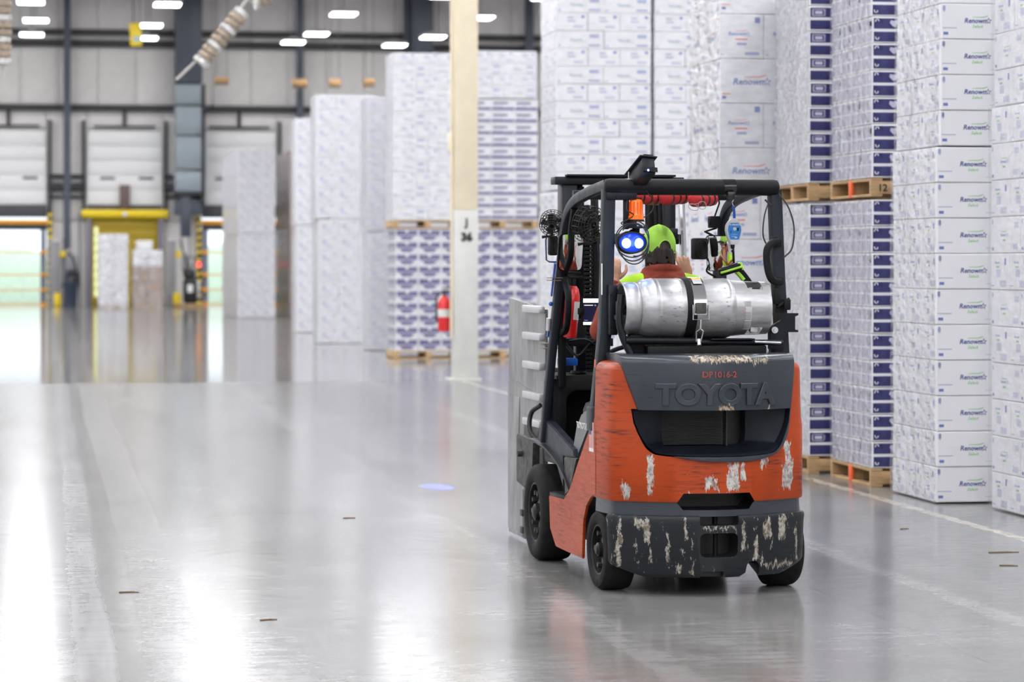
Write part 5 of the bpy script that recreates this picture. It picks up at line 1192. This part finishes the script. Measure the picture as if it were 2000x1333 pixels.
obj('post', B().box((x - .05, 1.13, .98), (x - .01, 1.17, z + .45), .005), M_blk, fl)
# tablet
x0, z0 = Rr(1136, 638, .95); x1, z1 = Rr(1176, 580, .95)
t = fthing('tablet', 'tablet computer with dark screen mounted in the cab beside the left pillar', 'tablet', (x0, .95, z0)); w_, h_ = x1 - x0, z1 - z0
b = B().prism(rrect(x0, z0, x1, z1, .008), 'xz', .95, .962, .002); obj('case', b, M_blk, t)
e = .949; b = B()
def q_(u0, v0, u1, v1, mi, e_): b.mat(mi).add([(x0 + w_ * u, e_, z0 + h_ * v) for u, v in ((u0, v0), (u1, v0), (u1, v1), (u0, v1))], [(0, 1, 2, 3)])
q_(.07, .05, .95, .95, 0, e); q_(.07, .80, .95, .94, 1, e - .0004); q_(.07, .05, .95, .15, 1, e - .0004); q_(.07, .67, .95, .76, 3, e - .0004); q_(.12, .70, .55, .725, 1, e - .0006); q_(.62, .69, .7, .73, 2, e - .0006); q_(.12, .2, .3, .215, 2, e - .0006)
obj('screen', b, [mat('screen_navy', (.01, .01, .03), .15, emit=(.012, .014, .04), est=.6), mat('screen_white', (.8, .8, .8), .2, emit=(.75, .78, .85), est=.8), mat('screen_blue', (.2, .3, .6), .2, emit=(.2, .35, .7), est=.6), M_grill], t)
obj('clip', B().box((x0 - .022, .935, z0 + h_ * .40), (x0 + .012, .955, z0 + h_ * .62), .004), M_blk, t)
# tool balancer
bx_, bz_ = Rr(1433, 452, .25)
t = fthing('tool_balancer', 'silver tool balancer with blue face plate hanging under the guard bar', 'tool balancer', (bx_, .25, bz_))
sh = [(-.028, .052), (-.010, .068), (.010, .068), (.028, .052), (.041, .03), (.043, .005), (.038, -.02), (.022, -.064), (.018, -.07), (-.018, -.07), (-.022, -.064), (-.038, -.02), (-.043, .005), (-.041, .03)]
obj('case', B().prism([(bx_ + a, bz_ + c) for a, c in sh], 'xz', .235, .275, .004), M_rib, t)
b = B().mat(0); sh2 = [(-.022, .044), (.022, .044), (.034, .025), (.036, .004), (.031, -.02), (.022, -.044), (-.022, -.044), (-.031, -.02), (-.036, .004), (-.034, .025)]
b.add([(bx_ + a, .2345, bz_ + c) for a, c in sh2], [tuple(range(10))[::-1]])
T = lambda dx, dz, e_=.2338: Matrix.Translation((bx_ + dx, e_, bz_ + dz)) @ Matrix.Rotation(R(90), 4, 'X')
b.mat(1).text('SUMAKE', .0125, T(0, .030), 0, bold=.0004, sx=1.15, res=1); b.text('Tool Balancer', .006, T(0, -.018), 0, res=1); b.box((bx_ + .0, .2335, bz_ - .036), (bx_ + .014, .2342, bz_ - .031)); b.box((bx_ - .016, .2335, bz_ - .028), (bx_ + .010, .2342, bz_ - .0265))
b.mat(2).box((bx_ + .014, .2335, bz_ + .002), (bx_ + .022, .2342, bz_ + .018)).box((bx_ - .022, .2335, bz_ - .012), (bx_ - .019, .2342, bz_ + .004)).mat(3).cyl((bx_, .234, bz_ + .012), (bx_, .230, bz_ + .012), .009, n=16)
obj('face_plate', b, [mat('azure_plate', (.02, .22, .62), .4), M_label, M_blk, M_rib], t)
obj('blue_strap', B().bar([(bx_ + .003, .25, bz_ + .062), (bx_ + .002, .25, bz_ + .10), (bx_ - .002, .25, bz_ + .135)], .004, .014, up=(0, 1, 0)), M_blue, t)
obj('hook', B().tube([(bx_, .25, bz_ + .13), (bx_ - .008, .25, bz_ + .15), (bx_, .25, bz_ + .165), (bx_, .2, 2.03)], .0025, 6, sm=4), M_chrome, t)
obj('cord', B().cyl((bx_ - .006, .25, bz_ - .07), (bx_ - .006, .25, bz_ - .08), .012, n=10).sph((bx_ - .006, .25, bz_ - .083), .011, 10).sph((bx_ - .006, .25, bz_ - .104), .008, 10).cyl((bx_ - .006, .25, bz_ - .10), (bx_ - .006, .25, bz_ - .16), .002, n=6), M_blk, t)
# barcode scanner
sx_, sz_ = Rr(1425, 527, .30)
t = fthing('barcode_scanner', 'lime green and black handheld scanner hanging below the tool balancer', 'scanner', (sx_, .30, sz_))
Ms = Matrix.Translation((sx_, .30, sz_)) @ Matrix.Rotation(R(-16), 4, 'Y')
b = B().box((-.062, -.03, -.022), (.062, .03, .020), .012, M=Ms); obj('body', b, M_blk, t)
obj('lime_trim', B().box((-.060, -.033, -.008), (.066, .033, .006), .006, M=Ms).box((.052, -.024, -.02), (.070, .024, .022), .006, M=Ms), M_lime, t)
obj('window', B().box((-.04, -.02, .019), (.045, .02, .024), .002, M=Ms), mat('smoked_window', (.03, .03, .035), .1), t)
obj('handle', B().bar(catmull([Ms @ Vector(p) for p in ((.045, 0, -.01), (.062, 0, -.045), (.078, 0, -.085), (.088, 0, -.115))], 4), .030, .036, up=(0, 1, 0), rad=.5), M_blk, t)
obj('lime_grip', B().bar(catmull([Ms @ Vector(p) for p in ((.028, 0, -.015), (.043, 0, -.04), (.058, 0, -.072))], 4), .034, .018, up=(0, 1, 0), rad=.5), M_lime, t)
obj('hanging_loop', B().tube([Ms @ Vector((.0, 0, .02)), (bx_ - .010, .27, bz_ - .17), (bx_ - .002, .26, bz_ - .16), Ms @ Vector((.012, 0, .02))], .0012, 5), M_chrome, t)
# safety glasses
gx_, gz_ = Rr(1362, 405, .2)
t = fthing('safety_glasses', 'clear safety glasses hooked under the rear guard bar', 'glasses', (gx_, .2, gz_))
b = B()
for (c_, w2, h2, tl) in (((-.022, 0), .028, .016, -20), ((.026, .010), .02, .022, 55)):
    b.tube([(gx_ + c_[0] + w2 * math.cos(a) * math.cos(R(tl)) - h2 * math.sin(a) * math.sin(R(tl)), .2, gz_ + c_[1] + w2 * math.cos(a) * math.sin(R(tl)) + h2 * math.sin(a) * math.cos(R(tl))) for a in [2 * math.pi * k / 20 for k in range(20)]], .0018, 5, True)
b.tube([(gx_ + .03, .2, gz_ + .03), (gx_ + .02, .26, gz_ + .02), (gx_ - .02, .30, gz_ + .015)], .0018, 5)
obj('frame', b, mat('clear_frame', (.5, .45, .45), .2), t)

# ================================================================== the driver
M_skin = mat('skin', (.56, .30, .20), .5, var=.12, vscale=9)
M_hood = mat('rust_hoodie', (.26, .038, .016), .85, var=.25, vscale=9, bmp=.4, bscale=30)
M_vest = mat('lime_vest', (.50, .86, .03), .75, var=.12, vscale=8)
M_refl = mat('grey_reflective', (.42, .43, .44), .5)
M_hair = mat('dark_hair', (.022, .013, .008), .6, var=.5, vscale=60, stretch=(1, 1, .2), bmp=.8, bscale=90)
M_cap = mat('lime_mesh_cap', (.34, .66, .07), .75, bmp=.35, bscale=260)
M_trou = mat('dark_trousers', (.025, .03, .045), .85)
M_shoe = mat('black_shoe', (.02, .02, .02), .5)
dr = fthing('person', 'person in lime cap, rust hoodie and hi-vis vest sitting in the forklift, back turned', 'person', (-.03, .50, 1.03))
HC = Vector((-.032, .60, 1.745))         # head centre
def caps(b, P, rads, n=14, sub=5):
    """tapering limb with round joints"""
    Q = catmull(P, sub) if len(P) > 2 else [Vector(p) for p in P]
    m_ = len(Q) - 1; rr = []
    for i in range(len(Q)):
        f = i / m_ * (len(rads) - 1); k = min(int(f), len(rads) - 2); rr.append(rads[k] + (rads[k + 1] - rads[k]) * (f - k))
    b.tube(Q, rr, n); b.sph(Q[0], rr[0], n); b.sph(Q[-1], rr[-1], n); return b
SHl, SHr = Vector((-.225, .53, 1.505)), Vector((.165, .53, 1.505))
ELl, ELr = Vector((-.34, .66, 1.30)), Vector((.27, .70, 1.33))
WRl, WRr = Vector((-.222, .80, 1.565)), Vector((.165, .72, 1.575))
def hand(b, W, d, side, spread, thumb_dir, curl):
    """W wrist, d direction of the hand, side = axis across the palm towards the thumb, curl = axis the fingers bend towards"""
    d = Vector(d).normalized(); side = Vector(side); side = (side - d * side.dot(d)).normalized(); pal = Vector(curl); pal = (pal - d * pal.dot(d) - side * pal.dot(side)).normalized()
    c = W + d * .05
    Mx = Matrix((side, d, pal)).transposed()
    b.sph(c, (.038, .048, .015), 14, Mx); b.sph(W + d * .015, (.026, .03, .02), 12, Mx)
    for k, (o_, L, bend) in enumerate(((.026, .072, 38), (.009, .080, 46), (-.009, .075, 52), (-.026, .060, 58))):
        p = W + d * .078 + side * o_; dirs = d + side * (spread * o_ * 12); P = [p]
        a = R(bend) * .35
        for s_ in (.45, .30, .25):
            v_ = (dirs * math.cos(a) + pal * math.sin(a)).normalized(); p = p + v_ * L * s_; P.append(p); a += R(bend) * .8
        caps(b, P, [.0088, .0083, .0078, .0070], 10, 3)
    p = W + d * .025 + side * .028; td = Vector(thumb_dir).normalized(); P = [p, p + (td + side * .5).normalized() * .035, p + (td + side * .25).normalized() * .062, p + td.normalized() * .085 + pal * .008]
    caps(b, P, [.014, .011, .0095, .008], 10, 3)
b = B()
# head and face (looks forward, +y)
b.sph(HC + Vector((0, -.005, .02)), (.074, .093, .092), 28); b.sph(HC + Vector((0, .018, -.045)), (.058, .068, .070), 24); b.sph(HC + Vector((0, .055, -.095)), (.028, .026, .020), 14)
b.sph(HC + Vector((0, .088, -.018)), (.011, .02, .02), 12); b.sph(HC + Vector((0, .098, -.030)), (.014, .014, .010), 12)
b.sph(HC + Vector((0, .078, .018)), (.05, .014, .010), 14)
b.sph(HC + Vector((0, .079, -.062)), (.022, .010, .005), 12); b.sph(HC + Vector((0, .078, -.070)), (.019, .011, .006), 12)
for s_ in (-1, 1):
    b.sph(HC + Vector((s_ * .086, -.004, -.036)), (.009, .018, .031), 12, Matrix.Rotation(R(s_ * 28), 3, 'Z')); b.sph(HC + Vector((s_ * .04, .05, -.03)), (.024, .028, .026), 12)
caps(b, [HC + Vector((0, -.02, -.06)), (-.03, .565, 1.60), (-.03, .545, 1.52)], [.056, .055, .066], 18)
# trunk, arms, legs as one body
b.sph((-.03, .53, 1.455), (.170, .10, .115), 20); b.sph((-.03, .52, 1.29), (.150, .105, .18), 20); b.sph((-.03, .50, 1.12), (.165, .125, .12), 20)
for s, e, w_ in ((SHl, ELl, WRl), (SHr, ELr, WRr)):
    caps(b, [s, (s + e) / 2, e], [.058, .050, .042]); caps(b, [e, (e + w_) / 2, w_], [.042, .036, .026])
for s_ in (-1, 1):
    hp, kn, an = Vector((-.03 + s_ * .10, .52, 1.10)), Vector((-.03 + s_ * .16, .93, 1.09)), Vector((-.03 + s_ * .17, 1.05, .68))
    caps(b, [hp, kn], [.085, .060]); caps(b, [kn, (kn + an) / 2, an], [.058, .052, .036]); caps(b, [an, an + Vector((0, .14, -.04))], [.036, .028])
hand(b, WRl, (.10, .20, 1), (1, .35, 0), .35, (.55, .3, .75), (.3, 1, .1))
hand(b, WRr, (-.30, -.05, 1), (-1, .2, -.1), .35, (-.75, .2, .6), (-.7, .75, 0))
body = evaluated(b, [('REMESH', dict(mode='VOXEL', voxel_size=.0042)), ('SMOOTH', dict(factor=.5, iterations=4))], [M_skin], 180)
obj('body', B(), M_skin, dr) if False else None
off = BASE[dr.name]; body.transform(Matrix.Translation([-c for c in off])); bo = obj('body', body, None, dr)
def soft(bb, vox, it, mats, name, parent=dr, ang=180):
    me = evaluated(bb, [('REMESH', dict(mode='VOXEL', voxel_size=vox)), ('SMOOTH', dict(factor=.5, iterations=it))], [mats], ang)
    me.transform(Matrix.Translation([-c for c in off])); return obj(name, me, None, parent)
for s_ in (-1, 1):
    obj('eye', B().sph(HC + Vector((s_ * .030, .068, .003)), (.013, .012, .010), 14), mat('eye_white', (.7, .7, .68), .2) if s_ < 0 else bpy.data.materials['eye_white'], dr)
    obj('eye_brow', B().tube([HC + Vector((s_ * .014, .090, .018)), HC + Vector((s_ * .032, .088, .024)), HC + Vector((s_ * .048, .076, .018))], .004, 6), M_hair, dr)
    obj('pupil', B().sph(HC + Vector((s_ * .030, .0775, .002)), .0055, 10), M_hair, dr)
obj('lips', B().tube([HC + Vector((-.02, .082, -.064)), HC + Vector((0, .089, -.066)), HC + Vector((.02, .082, -.064))], .0045, 8), mat('lip_skin', (.42, .16, .13), .45), dr)
# hair: shaggy shell over the lower back and sides of the head
hbb = B().sph(HC + Vector((0, -.018, -.004)), (.079, .094, .086), 26)
for k in range(150):
    a = R(rnd.uniform(175, 365)); zz = rnd.uniform(-.075, .0); p = HC + Vector((.074 * math.cos(a), -.015 + .092 * math.sin(a), zz)); q = p + Vector((rnd.uniform(-.012, .012), -.004, -rnd.uniform(.02, .035)))
    q = Vector((HC.x + (q.x - HC.x) * .96, q.y, max(q.z, HC.z - .092))); hbb.tube([p, q], [.009, .004], 6)
mehair = soft(hbb, .0045, 2, M_hair, 'hair')
# keep the face free: push hair that lies forward of the ears inside the skull
for v in mehair.data.vertices:
    p = v.co + Vector(off)
    if p.y > HC.y + .018: v.co.y = HC.y + .018 - off[1]
# cap
def cap_pt(th, ph, rad=1.0):             # th azimuth, ph elevation
    cp_ = math.cos(ph) if ph > 0 else 1 - .25 * (1 - math.cos(ph))
    return HC + Vector((.0865 * rad * cp_ * math.cos(th), -.006 + .101 * rad * cp_ * math.sin(th), .012 + .105 * rad * math.sin(ph) * (1 if ph > 0 or math.sin(th) < 0 else .35)))
cb_ = B(); NT, NP = 96, 44; vs_ = [cap_pt(2 * math.pi * i / NT, R(-24) + (math.pi / 2 + R(24)) * j / NP) for j in range(NP + 1) for i in range(NT)]; fs = []
for j in range(NP):
    for i in range(NT):
        c = (vs_[j * NT + i] + vs_[(j + 1) * NT + (i + 1) % NT]) / 2; dx, dz = c.x - HC.x - .008, c.z - HC.z + .004
        if c.y < HC.y - .04 and dz > -.006 and (dx / .034) ** 2 + (dz / .042) ** 2 < 1: continue
        if c.y < HC.y - .04 and dz <= -.012 and abs(dx) < .024 and False: continue
        fs.append((j * NT + i, j * NT + (i + 1) % NT, (j + 1) * NT + (i + 1) % NT, (j + 1) * NT + i))
cb_.add(vs_, fs)
capo = fthing('baseball_cap', 'lime green mesh cap worn by the forklift driver', 'cap', tuple(HC))
me = evaluated(cb_, [('SOLIDIFY', dict(thickness=.003, offset=1))], [M_cap], 60); me.transform(Matrix.Translation(-HC)); obj('crown', me, None, capo)
b = B()
for k in range(6):
    th = R(30 + 60 * k)
    if k == 4: b.tube([cap_pt(th, R(28) + R(62) * j / 8, 1.035) for j in range(9)], .0022, 6); continue
    b.tube([cap_pt(th, R(-20) + (math.pi / 2 + R(20)) * j / 10, 1.035) for j in range(11)], .0022, 6)
b.sph(cap_pt(0, math.pi / 2, 1.03), (.009, .009, .005), 10)
arc = [(.008 + .035 * math.cos(a), -.004 + .043 * math.sin(a)) for a in [R(-15) + R(210) * k / 14 for k in range(15)]]
b.tube([(HC.x + u, HC.y - .006 - .101 * 1.04 * math.sqrt(max(.05, 1 - (u / .0865) ** 2 - ((v_ - .012) / .105) ** 2)), HC.z + v_) for u, v_ in arc], .003, 6)
obj('piping', b, mat('lime_piping', (.45, .82, .10), .7), capo)
b = B(); b.bar([cap_pt(R(a), R(-16), 1.045) for a in range(244, 308, 6)], .022, .003, up=(0, 0, 1)); obj('adjuster_strap', b, mat('brown_strap', (.06, .05, .055), .6), capo)
b = B().grid(14, 8, lambda u, v: HC + Vector(((.085) * math.sin((u - .5) * 2.5) * (1 - .12 * v), .07 + .030 * math.cos((u - .5) * 2.5) + v * .075 * math.cos((u - .5) * 2.6), .012 - .012 * v - .02 * (2 * u - 1) ** 2)))
me = evaluated(b, [('SOLIDIFY', dict(thickness=.003))], [M_rub], 60); me.transform(Matrix.Translation(-HC)); obj('brim', me, None, capo)
# hoodie, vest, trousers, shoes
b = B()
b.sph((-.03, .525, 1.46), (.190, .118, .120), 20); b.sph((-.03, .52, 1.29), (.172, .125, .19), 20); b.sph((-.03, .50, 1.12), (.180, .135, .12), 20)
for s, e, w_ in ((SHl, ELl, WRl), (SHr, ELr, WRr)):
    caps(b, [s, (s + e) / 2, e], [.072, .064, .056]); caps(b, [e, (e + w_) / 2, e + (w_ - e) * .88], [.056, .050, .040])
    c_ = e + (w_ - e) * .86; dd = (w_ - e).normalized(); b.tube([c_, c_ + dd * .03], .041, 14)
for s_ in (-1, 1): caps(b, [(-.03 + s_ * .05, .53, 1.57), (-.03 + s_ * .17, .53, 1.52)], [.055, .062])
# the hood folded on the shoulders
b.tube([(-.03 + .085 * math.cos(a), .545 + .070 * math.sin(a), 1.615 + .018 * math.sin(a) * -1) for a in [2 * math.pi * k / 20 for k in range(20)]], .027, 10, True)
for k, (w2, z2, r2) in enumerate(((.098, 1.600, .020), (.115, 1.585, .020), (.128, 1.568, .022))):
    b.tube([(-.03 + (w2 + .006) * math.cos(R(a)), .535 + (.075 + .012 * k) * math.sin(R(a)), z2 - .035 * (1 - abs(math.cos(R(a)))) * (1 if k else .2)) for a in range(170, 372, 12)], r2, 10)
b.sph((-.03, .452, 1.56), (.09, .035, .05), 16)
soft(b, .0055, 2, M_hood, 'hoodie')
b = B()                                   # vest: trunk shell without sleeves
b.sph((-.03, .524, 1.445), (.192, .126, .110), 22); b.sph((-.03, .52, 1.29), (.179, .133, .19), 22); b.sph((-.03, .50, 1.14), (.186, .142, .11), 22)
for s_ in (-1, 1): caps(b, [(-.03 + s_ * .12, .525, 1.545), (-.03 + s_ * .178, .525, 1.528)], [.066, .068])
vest = soft(b, .007, 4, M_vest, 'vest')
vest.data.materials.append(M_refl)
for p in vest.data.polygons:              # grey bands over the shoulder blades and around the waist
    c = p.center + Vector(off); xx = abs(c.x + .03)
    if (.088 < xx < .145 and c.z > 1.20 and c.y < .52 and c.z < 1.575) or (.09 < xx < .145 and c.y > .52 and c.z > 1.22) or 1.13 < c.z < 1.19: p.material_index = 1
b = B()
for s_ in (-1, 1):
    hp, kn, an = Vector((-.03 + s_ * .10, .52, 1.10)), Vector((-.03 + s_ * .16, .93, 1.09)), Vector((-.03 + s_ * .17, 1.05, .70))
    caps(b, [hp, kn], [.095, .072]); caps(b, [kn, (kn + an) / 2, an], [.070, .064, .052])
b.sph((-.03, .50, 1.08), (.175, .13, .085), 18)
soft(b, .008, 4, M_trou, 'trousers')
for s_ in (-1, 1): obj('shoe', B().box((-.03 + s_ * .17 - .045, 1.0, .585), (-.03 + s_ * .17 + .045, 1.25, .67), .03, seg=3), M_shoe, dr)
# floor debris
for px, py, rz, L, lb in ((682, 1013, 10, .04, 'small dark chip on the floor near the middle of the aisle'), (252, 1158, 0, .05, 'small brown splinter on the floor in the left tyre track'), (1766, 1034, 30, .03, 'black scrap on the floor in front of the logo carton stack'),
                      (1960, 1080, 5, .09, 'long dark splinter on the floor at the right edge'), (1970, 1106, -12, .05, 'small reddish splinter on the floor at the right edge'), (524, 1212, 20, .04, 'small dark scrap on the floor left of the forklift shadow')):
    x, y = ground(px, py); o = obj('floor_scrap', B().box((-L, -.008, 0), (L * .6, .010, .006), .002).box((L * .3, -.014, 0), (L, .004, .004), .001), M_brown2, loc=(x, y, 0)); o.rotation_euler = (0, 0, R(rz)); tag(o, lb, 'debris', 'scraps on the floor')
